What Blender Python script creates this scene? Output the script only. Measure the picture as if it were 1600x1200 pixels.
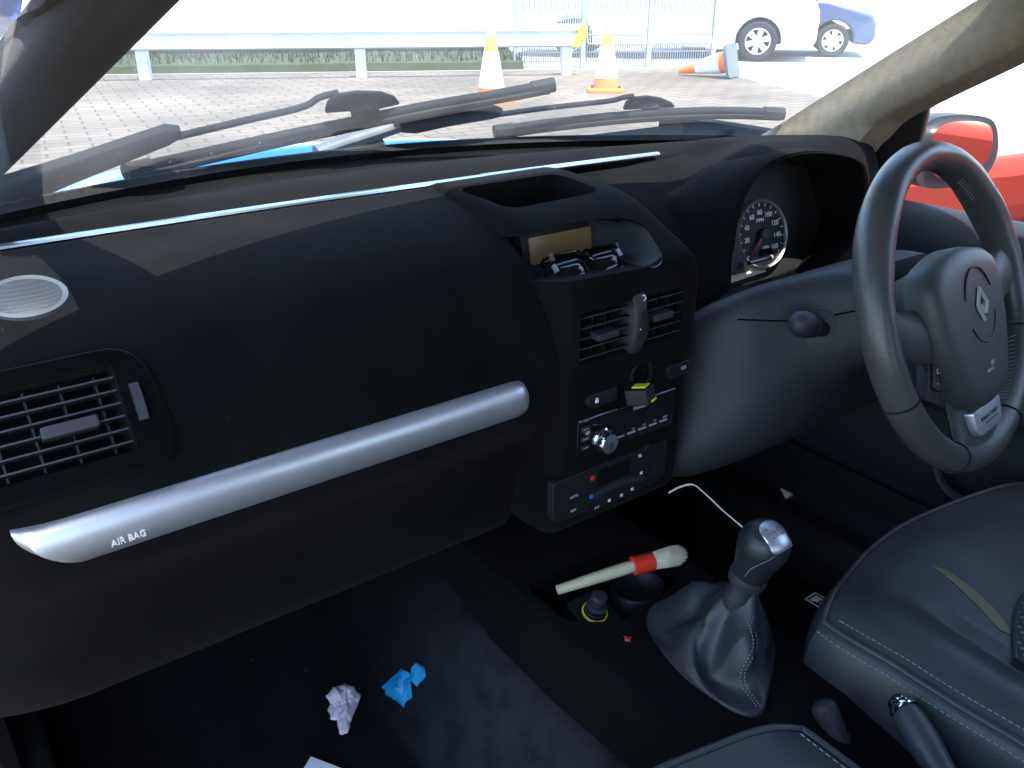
import bpy, bmesh, math, random
from mathutils import Vector, Matrix, noise
from mathutils.bvhtree import BVHTree

for _o in list(bpy.data.objects):
    bpy.data.objects.remove(_o, do_unlink=True)
SC = bpy.context.scene
COL = SC.collection
R = math.radians
V = Vector
random.seed(7)

# ------------------------------------------------------------------ camera
HEAD, PITCH, FPX = R(35.7), R(25.2), 1339.0
CAM = V((-0.64, 0.0, 1.20))
RT = V((math.cos(HEAD), -math.sin(HEAD), 0))
FH = V((math.sin(HEAD), math.cos(HEAD), 0))
FW = FH * math.cos(PITCH) - V((0, 0, 1)) * math.sin(PITCH)
UP = FH * math.sin(PITCH) + V((0, 0, 1)) * math.cos(PITCH)
cd = bpy.data.cameras.new('camera')
cam = bpy.data.objects.new('camera', cd)
COL.objects.link(cam)
cam.matrix_world = Matrix(((RT.x, UP.x, -FW.x, CAM.x), (RT.y, UP.y, -FW.y, CAM.y),
                           (RT.z, UP.z, -FW.z, CAM.z), (0, 0, 0, 1)))
cd.sensor_width = 36.0
cd.lens = 36.0 * FPX / 1600.0
cd.clip_start = 0.01
cd.clip_end = 2000
SC.camera = cam

# ------------------------------------------------------------------ light
SUN_AZ, SUN_EL = R(-179), R(71)          # azimuth from the car's nose (+Y), negative = passenger side
sdir = V((math.sin(SUN_AZ) * math.cos(SUN_EL), math.cos(SUN_AZ) * math.cos(SUN_EL), math.sin(SUN_EL)))
w = bpy.data.worlds.new('World')
SC.world = w
w.use_nodes = True
nt = w.node_tree
bg = nt.nodes['Background']
sky = nt.nodes.new('ShaderNodeTexSky')
sky.sky_type = 'NISHITA'
sky.sun_disc = False
sky.sun_elevation = SUN_EL
sky.sun_rotation = SUN_AZ
nt.links.new(sky.outputs[0], bg.inputs[0])
bg.inputs[1].default_value = 0.15
sl = bpy.data.lights.new('sun', 'SUN')
sl.energy = 2.1
sl.angle = R(0.5)
sl.color = (1.0, 0.96, 0.90)
so = bpy.data.objects.new('sun', sl)
COL.objects.link(so)
so.rotation_euler = sdir.to_track_quat('Z', 'Y').to_euler()
SC.view_settings.view_transform = 'Standard'
SC.view_settings.look = 'None'
SC.view_settings.exposure = 2.85
SC.view_settings.gamma = 1
SC.render.engine = 'CYCLES'
SC.cycles.max_bounces = 8
SC.cycles.diffuse_bounces = 4
SC.cycles.glossy_bounces = 4
SC.cycles.transparent_max_bounces = 16
SC.cycles.sample_clamp_indirect = 6
SC.cycles.use_denoising = True


# ------------------------------------------------------------------ helpers
def ray(px, py):
    return RT * ((px - 800) / FPX) - UP * ((py - 600) / FPX) + FW


def P(px, py, ax, v):
    """a point on the line of sight of a measured photo point, where it meets the plane ax = v"""
    d = ray(px, py)
    i = 'xyz'.index(ax)
    return CAM + d * ((v - CAM[i]) / d[i])


def G(px, py, z=0.0):
    return P(px, py, 'z', z)


def spl(pts, n=6, closed=False):
    pts = [V(p) for p in pts]
    m = len(pts)
    out = []
    rng = range(m) if closed else range(m - 1)
    for i in rng:
        if closed:
            a, b, c, d = pts[(i - 1) % m], pts[i], pts[(i + 1) % m], pts[(i + 2) % m]
        else:
            b, c = pts[i], pts[i + 1]
            a = pts[i - 1] if i > 0 else b * 2 - c
            d = pts[i + 2] if i + 2 < m else c * 2 - b
        for k in range(n):
            t = k / n
            out.append(0.5 * ((2 * b) + (c - a) * t + (2 * a - 5 * b + 4 * c - d) * t * t + (3 * b - a - 3 * c + d) * t ** 3))
    if not closed:
        out.append(pts[-1].copy())
    return out


def rnd_poly(pts, r, n=5):
    """round the corners of a closed 2-D polygon; r one radius or one per corner"""
    m = len(pts)
    out = []
    for i in range(m):
        rr = r[i] if isinstance(r, (list, tuple)) else r
        p, a, b = V(pts[i]), V(pts[i - 1]), V(pts[(i + 1) % m])
        da, db = (a - p), (b - p)
        rr = min(rr, da.length * .49, db.length * .49)
        if rr < 1e-6:
            out.append(p)
            continue
        s, e = p + da.normalized() * rr, p + db.normalized() * rr
        for k in range(n + 1):
            t = k / n
            out.append(s * (1 - t) ** 2 + p * 2 * t * (1 - t) + e * t * t)
    return out


class Fr:
    def __init__(s, o, ex, ey):
        s.o = V(o)
        s.x = V(ex).normalized()
        ey = V(ey)
        s.y = (ey - s.x * ey.dot(s.x)).normalized()
        s.z = s.x.cross(s.y)

    def __call__(s, x, y, z=0.0):
        return s.o + s.x * x + s.y * y + s.z * z

    def px(s, px, py, off=0.0):
        """local coordinates of a measured photo point on this frame's plane"""
        d = ray(px, py)
        t = ((s.o + s.z * off - CAM).dot(s.z)) / d.dot(s.z)
        q = CAM + d * t - s.o
        return (q.dot(s.x), q.dot(s.y))


WORLD = Fr((0, 0, 0), (1, 0, 0), (0, 1, 0))


class MB:
    def __init__(s):
        s.v, s.f = [], []

    def grid(s, rows, cu=False, cv=False, flip=False):
        b = len(s.v)
        nr, nc = len(rows), len(rows[0])
        for r in rows:
            s.v += [V(p) for p in r]
        for i in range(nr if cv else nr - 1):
            for j in range(nc if cu else nc - 1):
                q = [b + i * nc + j, b + i * nc + (j + 1) % nc, b + ((i + 1) % nr) * nc + (j + 1) % nc, b + ((i + 1) % nr) * nc + j]
                s.f.append(q[::-1] if flip else q)
        return s

    def loft(s, rings, caps=True):
        b = len(s.v)
        n = len(rings[0])
        s.grid(rings, cu=True)
        if caps:
            s.f.append([b + j for j in range(n)][::-1])
            s.f.append([b + (len(rings) - 1) * n + j for j in range(n)])
        return s

    def tube(s, pts, r, n=10, caps=True, flat=1.0, upv=(0, 0, 1)):
        pts = [V(p) for p in pts]
        rings = []
        prev = None
        for i, p in enumerate(pts):
            t = (pts[min(i + 1, len(pts) - 1)] - pts[max(i - 1, 0)]).normalized()
            if prev is None:
                a = V(upv) if abs(t.dot(V(upv))) < .95 else V((1, 0, 0))
            else:
                a = prev
            a = (a - t * a.dot(t)).normalized()
            prev = a
            bb = t.cross(a)
            rr = r[i] if isinstance(r, (list, tuple)) else r
            rings.append([p + (a * math.cos(q) * flat + bb * math.sin(q)) * rr for q in [2 * math.pi * k / n for k in range(n)]])
        return s.loft(rings, caps)

    def lathe(s, prof, fr, n=24, caps=False, sx=1, sy=1):
        rings = [[fr(r * math.cos(2 * math.pi * k / n) * sx, r * math.sin(2 * math.pi * k / n) * sy, z) for k in range(n)] for r, z in prof]
        return s.loft(rings, caps)

    def prism(s, poly, fr, z0, z1):
        return s.loft([[fr(p[0], p[1], z0) for p in poly], [fr(p[0], p[1], z1) for p in poly]])

    def dome(s, poly, fr, z0, z1, steps=((1, 0), (.96, .6), (.85, .9), (.6, 1), (.02, 1.04))):
        """a softly domed pad over a closed outline"""
        cx = sum(p[0] for p in poly) / len(poly)
        cy = sum(p[1] for p in poly) / len(poly)
        rings = [[fr(cx + (p[0] - cx) * k, cy + (p[1] - cy) * k, z0 + (z1 - z0) * h) for p in poly] for k, h in steps]
        return s.loft(rings)

    def box(s, fr, x0, x1, y0, y1, z0, z1):
        return s.prism([(x0, y0), (x1, y0), (x1, y1), (x0, y1)], fr, z0, z1)

    def rbox(s, fr, x0, x1, y0, y1, z0, z1, r=.003):
        po = rnd_poly([V((x0, y0)), V((x1, y0)), V((x1, y1)), V((x0, y1))], r)
        return s.prism(po, fr, z0, z1)

    def ball(s, c, r, n=12, sx=1, sy=1, sz=1):
        fr = Fr(c, (1, 0, 0), (0, 1, 0))
        rings = []
        for i in range(1, n):
            a = math.pi * i / n
            rings.append([fr(r * math.sin(a) * math.cos(q) * sx, r * math.sin(a) * math.sin(q) * sy, -r * math.cos(a) * sz) for q in [2 * math.pi * k / (2 * n) for k in range(2 * n)]])
        return s.loft(rings)

    def build(s, name, mat, parent=None, smooth=True, sharp=35, bevel=0, sub=0, solid=0, soff=0, kind=None, label=None, flat=False):
        me = bpy.data.meshes.new(name)
        base = BASE.get(parent.name, V()) if parent else V()
        me.from_pydata([tuple(p - base) for p in s.v], [], s.f)
        me.validate()
        bm = bmesh.new()
        bm.from_mesh(me)
        bmesh.ops.recalc_face_normals(bm, faces=bm.faces)
        bm.to_mesh(me)
        bm.free()
        o = bpy.data.objects.new(name, me)
        COL.objects.link(o)
        me.materials.append(mat)
        if parent:
            o.parent = parent
        BASE[o.name] = base
        finish(o, smooth, sharp)
        if solid:
            m = o.modifiers.new('s', 'SOLIDIFY')
            m.thickness = solid
            m.offset = soff
        if bevel:
            m = o.modifiers.new('b', 'BEVEL')
            m.width = bevel
            m.segments = 3
            m.limit_method = 'ANGLE'
            m.angle_limit = R(40)
        if sub:
            m = o.modifiers.new('u', 'SUBSURF')
            m.levels = sub
            m.render_levels = sub
        if kind:
            o['kind'] = kind
        if label:
            o['label'] = label
        return o


BASE = {}


def finish(o, smooth=True, sharp=35):
    me = o.data
    me.polygons.foreach_set('use_smooth', [smooth] * len(me.polygons))
    if smooth and sharp:
        me.set_sharp_from_angle(angle=R(sharp))


def thing(name, label, cat, loc=(0, 0, 0), group=None):
    o = bpy.data.objects.new(name, None)
    COL.objects.link(o)
    o.location = loc
    o.empty_display_size = .05
    o['label'] = label
    o['category'] = cat
    if group:
        o['group'] = group
    BASE[o.name] = V(loc)
    return o


def tag(o, label, cat, group=None):
    o['label'] = label
    o['category'] = cat
    if group:
        o['group'] = group
    return o


def bake(o):
    """apply the modifiers of an object into its mesh"""
    dg = bpy.context.evaluated_depsgraph_get()
    me = bpy.data.meshes.new_from_object(o.evaluated_get(dg))
    o.modifiers.clear()
    o.data = me
    return o


def cut(o, cutters):
    for c in cutters:
        m = o.modifiers.new('c', 'BOOLEAN')
        m.operation = 'DIFFERENCE'
        m.object = c
        m.solver = 'EXACT'
    bpy.context.view_layer.update()
    bake(o)
    for c in cutters:
        bpy.data.objects.remove(c, do_unlink=True)
    finish(o)


def cutter(mb):
    return mb.build('cutter', MAT['flock'])


def text(name, body, fr, size, mat, parent, depth=.0004, align='CENTER', shear=0, bold=0, sx=1.0):
    cu = bpy.data.curves.new(name, 'FONT')
    cu.body = body
    cu.size = size
    cu.extrude = depth
    cu.align_x = align
    cu.align_y = 'CENTER'
    cu.shear = shear
    cu.offset = bold
    cu.resolution_u = 3
    t = bpy.data.objects.new(name + '_c', cu)
    COL.objects.link(t)
    bpy.context.view_layer.update()
    dg = bpy.context.evaluated_depsgraph_get()
    me = bpy.data.meshes.new_from_object(t.evaluated_get(dg))
    bpy.data.objects.remove(t, do_unlink=True)
    base = BASE.get(parent.name, V())
    for v in me.vertices:
        v.co = fr(v.co.x * sx, v.co.y, v.co.z) - base
    me.materials.clear()
    me.materials.append(mat)
    o = bpy.data.objects.new(name, me)
    COL.objects.link(o)
    o.parent = parent
    BASE[o.name] = base
    return o


def bvh(*objs):
    vs, fs = [], []
    dg = bpy.context.evaluated_depsgraph_get()
    for o in objs:
        me = o.evaluated_get(dg).to_mesh()
        b = len(vs)
        base = BASE.get(o.name, V())
        vs += [v.co + base for v in me.vertices]
        fs += [[b + i for i in p.vertices] for p in me.polygons]
    return BVHTree.FromPolygons(vs, fs)


def hit(tree, px, py):
    p, n, i, d = tree.ray_cast(CAM, ray(px, py).normalized())
    if p is None:
        raise ValueError('no hit %d %d' % (px, py))
    if n.dot(ray(px, py)) > 0:
        n = -n
    return p, n


# ------------------------------------------------------------------ materials
MAT = {}


def mat(name, col, rough=.6, metal=0, bump=None, var=None, spec=.5, sheen=0, dust=None, coat=0, aniso=0, trans=0, ior=1.45, emit=None):
    m = bpy.data.materials.new(name)
    m.use_nodes = True
    n = m.node_tree.nodes
    L = m.node_tree.links.new
    b = n['Principled BSDF']
    b.inputs['Base Color'].default_value = (*col, 1)
    b.inputs['Roughness'].default_value = rough
    b.inputs['Metallic'].default_value = metal
    b.inputs['Specular IOR Level'].default_value = spec
    b.inputs['Coat Weight'].default_value = coat
    b.inputs['Transmission Weight'].default_value = trans
    b.inputs['IOR'].default_value = ior
    if sheen:
        b.inputs['Sheen Weight'].default_value = sheen
        b.inputs['Sheen Roughness'].default_value = .45
        b.inputs['Sheen Tint'].default_value = (.55, .5, .48, 1)
    tc = n.new('ShaderNodeTexCoord')
    if emit:
        b.inputs['Emission Color'].default_value = (*emit[0], 1)
        b.inputs['Emission Strength'].default_value = emit[1]
    cur = None
    if var:                                     # (second colour, scale, contrast)
        t = n.new('ShaderNodeTexNoise')
        t.inputs['Scale'].default_value = var[1]
        t.inputs['Detail'].default_value = 6
        L(tc.outputs['Object'], t.inputs['Vector'])
        rp = n.new('ShaderNodeMapRange')
        rp.inputs[1].default_value = .5 - var[2]
        rp.inputs[2].default_value = .5 + var[2]
        L(t.outputs[0], rp.inputs[0])
        mx = n.new('ShaderNodeMix')
        mx.data_type = 'RGBA'
        mx.inputs[6].default_value = (*col, 1)
        mx.inputs[7].default_value = (*var[0], 1)
        L(rp.outputs[0], mx.inputs[0])
        cur = mx.outputs[2]
        L(cur, b.inputs['Base Color'])
    if dust:                                    # (colour, cell scale, size, share of cells)
        vo = n.new('ShaderNodeTexVoronoi')
        vo.inputs['Scale'].default_value = dust[1]
        L(tc.outputs['Object'], vo.inputs['Vector'])
        sep = n.new('ShaderNodeSeparateColor')
        L(vo.outputs['Color'], sep.inputs[0])
        gt = n.new('ShaderNodeMath')
        gt.operation = 'LESS_THAN'
        gt.inputs[1].default_value = dust[3]
        L(sep.outputs[0], gt.inputs[0])
        ms = n.new('ShaderNodeMath')
        ms.operation = 'MULTIPLY'
        ms.inputs[1].default_value = dust[2]
        L(sep.outputs[1], ms.inputs[0])
        lt = n.new('ShaderNodeMath')
        lt.operation = 'LESS_THAN'
        L(vo.outputs['Distance'], lt.inputs[0])
        L(ms.outputs[0], lt.inputs[1])
        mu = n.new('ShaderNodeMath')
        mu.operation = 'MULTIPLY'
        L(gt.outputs[0], mu.inputs[0])
        L(lt.outputs[0], mu.inputs[1])
        mx = n.new('ShaderNodeMix')
        mx.data_type = 'RGBA'
        if cur:
            L(cur, mx.inputs[6])
        else:
            mx.inputs[6].default_value = (*col, 1)
        mx.inputs[7].default_value = (*dust[0], 1)
        L(mu.outputs[0], mx.inputs[0])
        L(mx.outputs[2], b.inputs['Base Color'])
    if bump:                                    # (kind, scale, strength, distance)
        if bump[0] == 'vor':
            t = n.new('ShaderNodeTexVoronoi')
            t.feature = 'SMOOTH_F1'
        else:
            t = n.new('ShaderNodeTexNoise')
            t.inputs['Detail'].default_value = 4
        t.inputs['Scale'].default_value = bump[1]
        L(tc.outputs['Object'], t.inputs['Vector'])
        bp = n.new('ShaderNodeBump')
        bp.inputs['Strength'].default_value = bump[2]
        bp.inputs['Distance'].default_value = bump[3]
        L(t.outputs[0], bp.inputs['Height'])
        L(bp.outputs[0], b.inputs['Normal'])
    MAT[name] = m
    return m


mat('flock', (.0031, .0031, .0034), 1.0, spec=.06, sheen=.03, bump=('noise', 900, .6, .0006), var=((.0060, .0058, .0057), 11, .2),
    dust=((.13, .13, .13), 330, .13, .06))
mat('flock_plain', (.0022, .0022, .0024), 1.0, spec=.06, sheen=.03, bump=('noise', 900, .5, .0006))
mat('carpet', (.0035, .004, .0045), 1.0, spec=.06, sheen=.04, bump=('noise', 500, 1, .002), var=((.0065, .007, .008), 9, .2),
    dust=((.14, .12, .09), 110, .14, .03))
mat('carpet_worn', (.012, .013, .016), 1.0, spec=.15, sheen=.2, bump=('noise', 420, 1, .002), var=((.024, .026, .030), 16, .2),
    dust=((.25, .25, .25), 90, .2, .05))
mat('plastic', (.018, .0205, .0245), .58, bump=('noise', 700, .25, .0004))
mat('shroud', (.0125, .0145, .0175), .6, bump=('noise', 700, .3, .0004), var=((.016, .018, .021), 18, .2))
mat('plastic_dark', (.007, .0075, .008), .55, bump=('noise', 700, .2, .0004))
mat('pad', (.042, .042, .042), .5, bump=('noise', 700, .25, .0004))
mat('badge_silver', (.75, .75, .75), .3, metal=.6)
mat('panel', (.0062, .0064, .007), .55, bump=('noise', 900, .2, .0003))
mat('gloss_black', (.006, .006, .007), .12)
mat('void', (.003, .003, .003), .9, spec=.1)
mat('silver', (.55, .565, .60), .38, metal=.85, bump=('noise', 1500, .25, .0003), var=((.60, .61, .64), 70, .3))
mat('ring_grey', (.075, .08, .092), .55, metal=.1)
mat('grille', (.42, .44, .50), .5, metal=.4)
mat('chrome', (.85, .86, .88), .12, metal=1)
mat('trim_chrome', (.55, .60, .68), .22, metal=1)
mat('leather_knob', (.013, .015, .018), .42, bump=('vor', 600, .4, .0004))
mat('leather', (.032, .033, .036), .46, bump=('vor', 380, .35, .0006), var=((.038, .040, .044), 30, .2))
mat('leather_wheel', (.040, .042, .041), .38, bump=('vor', 420, .35, .0005), var=((.052, .052, .049), 22, .2))
mat('leather_gaiter', (.019, .022, .027), .5, bump=('vor', 500, .3, .0005))
mat('thread', (.24, .25, .26), .8)
mat('white_print', (.75, .75, .73), .6)
mat('grey_print', (.30, .31, .33), .6)
mat('dial_face', (.016, .016, .016), .5)
mat('cream', (.72, .60, .45), .5)
mat('dial_ring', (.42, .41, .38), .3, metal=.7)
mat('needle_red', (.30, .03, .03), .4)
mat('display', (.10, .095, .055), .2, var=((.20, .10, .05), 14, .2), emit=((.42, .36, .16), .006))  # faint glow and orange tint stand in for reflections on the unlit screen
mat('yellow', (.85, .70, .02), .4)
mat('red_dot', (.55, .03, .02), .4)
mat('blue_dot', (.02, .12, .40), .4)
mat('wood', (.62, .56, .36), .5, var=((.52, .46, .28), 40, .2))
mat('red_ferrule', (.72, .045, .02), .3)
mat('bristle', (.74, .68, .48), .7, var=((.55, .48, .30), 120, .2))
mat('tissue', (.66, .62, .63), .9, bump=('noise', 120, .5, .003), var=((.52, .48, .50), 60, .2))
mat('blue_wrap', (.01, .19, .42), .5, var=((.01, .28, .52), 40, .2))
mat('paper', (.62, .66, .74), .7)
mat('wire', (.70, .68, .64), .4)
mat('pillar_black', (.011, .011, .012), .9, spec=.2, sheen=.15, bump=('noise', 600, .4, .0008))
mat('pillar_cloth', (.235, .190, .130), .95, spec=.15, bump=('noise', 260, .5, .001), var=((.185, .150, .104), 60, .2))
mat('rubber', (.006, .006, .0065), .75, spec=.25, var=((.014, .014, .014), 160, .18))
mat('wiper_grey', (.0045, .0048, .0055), .75, spec=.25, dust=((.16, .16, .16), 260, .3, .05))
mat('wiper_pale', (.06, .07, .085), .55, dust=((.35, .35, .35), 260, .3, .06), var=((.10, .11, .13), 30, .2))
mat('scuttle', (.16, .175, .20), .6, var=((.24, .25, .27), 12, .2))
mat('blue_paint', (.004, .10, .45), .3, coat=.6)
mat('red_paint', (.60, .036, .008), .45, coat=.12)
mat('white_paint', (.78, .78, .78), .3, coat=.8)
mat('navy_paint', (.03, .06, .13), .3, coat=.8)
mat('tyre', (.02, .02, .021), .8)
mat('alloy', (.62, .62, .63), .35, metal=.7)
mat('car_glass', (.03, .035, .04), .08)
mat('lamp_glass', (.6, .6, .6), .1)
mat('galv', (.58, .60, .60), .5, metal=.15, var=((.46, .48, .50), 4, .25))
mat('fence_white', (.26, .27, .27), .5)
mat('cone_orange', (.85, .16, .02), .5)
mat('cone_sleeve', (.80, .80, .78), .5)
mat('cone_yellow', (.85, .62, .05), .5)
mat('cone_base', (.10, .12, .12), .8)
mat('reflector', (.85, .70, .03), .4)
mat('cluster_plain', (.008, .008, .008), .7)
mat('headliner', (.16, .155, .15), .9)
mat('mirror_glass', (.9, .9, .9), .02, metal=1)
mat('led_red', (.6, .02, .03), .2)
mat('patch_yellow', (.12, .105, .045), .6)

def worn_carpet():
    m = MAT['carpet']
    n = m.node_tree.nodes
    L = m.node_tree.links.new
    b = n['Principled BSDF']
    src = b.inputs['Base Color'].links[0].from_socket
    tc = n.new('ShaderNodeTexCoord')
    sx = n.new('ShaderNodeSeparateXYZ')
    L(tc.outputs['Object'], sx.inputs[0])
    def ramp(sock, a, b_, c=0.0, d=1.0):
        r_ = n.new('ShaderNodeMapRange')
        r_.interpolation_type = 'SMOOTHSTEP'
        r_.inputs[1].default_value = a
        r_.inputs[2].default_value = b_
        r_.inputs[3].default_value = c
        r_.inputs[4].default_value = d
        L(sock, r_.inputs[0])
        return r_.outputs[0]
    def mul(a, b_):
        q = n.new('ShaderNodeMath')
        q.operation = 'MULTIPLY'
        L(a, q.inputs[0])
        L(b_, q.inputs[1])
        return q.outputs[0]
    no = n.new('ShaderNodeTexNoise')
    no.inputs['Scale'].default_value = 26
    no.inputs['Detail'].default_value = 8
    L(tc.outputs['Object'], no.inputs['Vector'])
    k = mul(mul(ramp(sx.outputs[0], -.285, -.235), ramp(sx.outputs[0], -.125, -.15)), ramp(sx.outputs[1], .93, .62))
    k = mul(k, ramp(no.outputs[0], .25, .62, .35, 1))
    mx = n.new('ShaderNodeMix')
    mx.data_type = 'RGBA'
    L(k, mx.inputs[0])
    L(src, mx.inputs[6])
    mx.inputs[7].default_value = (.026, .028, .031, 1)
    L(mx.outputs[2], b.inputs['Base Color'])


worn_carpet()
# perforated leather
def perf():
    m = mat('leather_perf', (.032, .035, .040), .45)
    n = m.node_tree.nodes
    L = m.node_tree.links.new
    tc = n.new('ShaderNodeTexCoord')
    mp = n.new('ShaderNodeMapping')
    mp.inputs['Rotation'].default_value = (0, 0, R(45))
    L(tc.outputs['Object'], mp.inputs[0])
    vo = n.new('ShaderNodeTexVoronoi')
    vo.voronoi_dimensions = '2D'
    vo.inputs['Scale'].default_value = 118
    vo.inputs['Randomness'].default_value = 0
    L(mp.outputs[0], vo.inputs['Vector'])
    lt = n.new('ShaderNodeMath')
    lt.operation = 'LESS_THAN'
    lt.inputs[1].default_value = .2
    L(vo.outputs['Distance'], lt.inputs[0])
    mx = n.new('ShaderNodeMix')
    mx.data_type = 'RGBA'
    mx.inputs[6].default_value = (.032, .035, .040, 1)
    mx.inputs[7].default_value = (.22, .23, .25, 1)
    L(lt.outputs[0], mx.inputs[0])
    L(mx.outputs[2], n['Principled BSDF'].inputs['Base Color'])
perf()


# speaker mesh: fine holes
def holes(name, base, hole, scale, thr):
    m = MAT[name]
    n = m.node_tree.nodes
    L = m.node_tree.links.new
    tc = n.new('ShaderNodeTexCoord')
    vo = n.new('ShaderNodeTexVoronoi')
    vo.inputs['Scale'].default_value = scale
    vo.inputs['Randomness'].default_value = 0
    L(tc.outputs['Object'], vo.inputs['Vector'])
    lt = n.new('ShaderNodeMath')
    lt.operation = 'LESS_THAN'
    lt.inputs[1].default_value = thr
    L(vo.outputs['Distance'], lt.inputs[0])
    mx = n.new('ShaderNodeMix')
    mx.data_type = 'RGBA'
    mx.inputs[6].default_value = (*base, 1)
    mx.inputs[7].default_value = (*hole, 1)
    L(lt.outputs[0], mx.inputs[0])
    L(mx.outputs[2], n['Principled BSDF'].inputs['Base Color'])


holes('grille', (.036, .039, .047), (.016, .017, .020), 520, .42)


def mat_glass(name, tint, dirt):
    m = bpy.data.materials.new(name)
    m.use_nodes = True
    n = m.node_tree.nodes
    L = m.node_tree.links.new
    n.remove(n['Principled BSDF'])
    out = n['Material Output']
    tr = n.new('ShaderNodeBsdfTransparent')
    tr.inputs[0].default_value = (*tint, 1)
    gl = n.new('ShaderNodeBsdfGlossy')
    gl.inputs['Roughness'].default_value = .02
    lw = n.new('ShaderNodeLayerWeight')
    lw.inputs[0].default_value = .5
    pw = n.new('ShaderNodeMath')
    pw.operation = 'POWER'
    pw.inputs[1].default_value = 5
    L(lw.outputs['Facing'], pw.inputs[0])
    ma = n.new('ShaderNodeMath')
    ma.operation = 'MULTIPLY_ADD'
    ma.inputs[1].default_value = .85
    ma.inputs[2].default_value = .045
    L(pw.outputs[0], ma.inputs[0])
    mx = n.new('ShaderNodeMixShader')
    L(ma.outputs[0], mx.inputs[0])
    L(tr.outputs[0], mx.inputs[1])
    L(gl.outputs[0], mx.inputs[2])
    last = mx
    if dirt:                                    # thin film of dust that scatters the sun through the pane
        tl = n.new('ShaderNodeBsdfTranslucent')
        tl.inputs[0].default_value = (.95, .95, .95, 1)
        tc = n.new('ShaderNodeTexCoord')
        no = n.new('ShaderNodeTexNoise')
        no.inputs['Scale'].default_value = 5
        no.inputs['Detail'].default_value = 8
        L(tc.outputs['Object'], no.inputs['Vector'])
        vo = n.new('ShaderNodeTexVoronoi')
        vo.inputs['Scale'].default_value = 90
        L(tc.outputs['Object'], vo.inputs['Vector'])
        sp = n.new('ShaderNodeMapRange')
        sp.inputs[1].default_value = .12
        sp.inputs[2].default_value = .04
        sp.inputs[3].default_value = 0
        sp.inputs[4].default_value = .12
        L(vo.outputs['Distance'], sp.inputs[0])
        n2 = n.new('ShaderNodeTexNoise')
        n2.inputs['Scale'].default_value = 9
        L(tc.outputs['Object'], n2.inputs['Vector'])
        g2 = n.new('ShaderNodeMath')
        g2.operation = 'GREATER_THAN'
        g2.inputs[1].default_value = .60
        L(n2.outputs[0], g2.inputs[0])
        m2 = n.new('ShaderNodeMath')
        m2.operation = 'MULTIPLY'
        L(sp.outputs[0], m2.inputs[0])
        L(g2.outputs[0], m2.inputs[1])
        mr = n.new('ShaderNodeMapRange')
        mr.inputs[1].default_value = .35
        mr.inputs[2].default_value = .75
        mr.inputs[3].default_value = dirt * .55
        mr.inputs[4].default_value = dirt * 1.7
        L(no.outputs[0], mr.inputs[0])
        ad = n.new('ShaderNodeMath')
        ad.operation = 'ADD'
        L(mr.outputs[0], ad.inputs[0])
        L(m2.outputs[0], ad.inputs[1])
        mx2 = n.new('ShaderNodeMixShader')
        L(ad.outputs[0], mx2.inputs[0])
        L(mx.outputs[0], mx2.inputs[1])
        L(tl.outputs[0], mx2.inputs[2])
        last = mx2
    L(last.outputs[0], out.inputs[0])
    MAT[name] = m


mat_glass('windscreen_glass', (.86, .90, .89), .030)
mat_glass('side_glass', (.90, .93, .92), .012)


def mat_paving():
    m = mat('paving', (.17, .155, .14), .9)
    n = m.node_tree.nodes
    L = m.node_tree.links.new
    tc = n.new('ShaderNodeTexCoord')
    mp = n.new('ShaderNodeMapping')
    mp.inputs['Rotation'].default_value = (0, 0, R(8))
    L(tc.outputs['Object'], mp.inputs[0])
    br = n.new('ShaderNodeTexBrick')
    br.inputs['Scale'].default_value = 1
    br.inputs['Brick Width'].default_value = .34
    br.inputs['Row Height'].default_value = .17
    br.inputs['Mortar Size'].default_value = .012
    br.inputs['Color1'].default_value = (.128, .100, .070, 1)
    br.inputs['Color2'].default_value = (.100, .080, .058, 1)
    br.inputs['Mortar'].default_value = (.045, .040, .036, 1)
    L(mp.outputs[0], br.inputs['Vector'])
    no = n.new('ShaderNodeTexNoise')
    no.inputs['Scale'].default_value = .55
    no.inputs['Detail'].default_value = 8
    L(tc.outputs['Object'], no.inputs['Vector'])
    mr = n.new('ShaderNodeMapRange')
    mr.inputs[1].default_value = .35
    mr.inputs[2].default_value = .65
    mr.inputs[3].default_value = .75
    mr.inputs[4].default_value = 1.35
    L(no.outputs[0], mr.inputs[0])
    mx = n.new('ShaderNodeMix')
    mx.data_type = 'RGBA'
    mx.blend_type = 'MULTIPLY'
    mx.inputs[0].default_value = 1
    L(br.outputs[0], mx.inputs[6])
    L(mr.outputs[0], mx.inputs[7])
    L(mx.outputs[2], n['Principled BSDF'].inputs['Base Color'])


mat_paving()
mat('concrete', (.36, .355, .34), .9, var=((.30, .295, .28), 1.2, .2))
mat('verge', (.026, .036, .014), 1, var=((.045, .05, .025), 3, .2))
mat('grass', (.022, .036, .010), .9, var=((.035, .048, .016), 2, .2))
mat('wall_shaded', (.025, .032, .042), .9, var=((.04, .045, .05), 3, .2))  # dark tone puts the shade under the barrier into the wall colour

# ================================================================== OUTSIDE
gm = MB().grid([[(-400, -400, -.004), (400, -400, -.004)], [(-400, 500, -.004), (400, 500, -.004)]])
gm.build('ground', MAT['concrete'], kind='structure')
a, b = G(565, 122), G(886, 118)
RD = (b - a).normalized()                      # direction of the guard rail
RN = V((-RD.y, RD.x, 0))
pv = MB().grid([[(-14, -9, 0), (1.0, -9, 0)], [(-14, 2, 0), (2.2, 2.4, 0)], [(-14, 5, 0), G(1350, 168)], [a - RD * 22 + RN * .9, G(1098, 106)]])
pv.build('paving', MAT['paving'], kind='structure')
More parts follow.
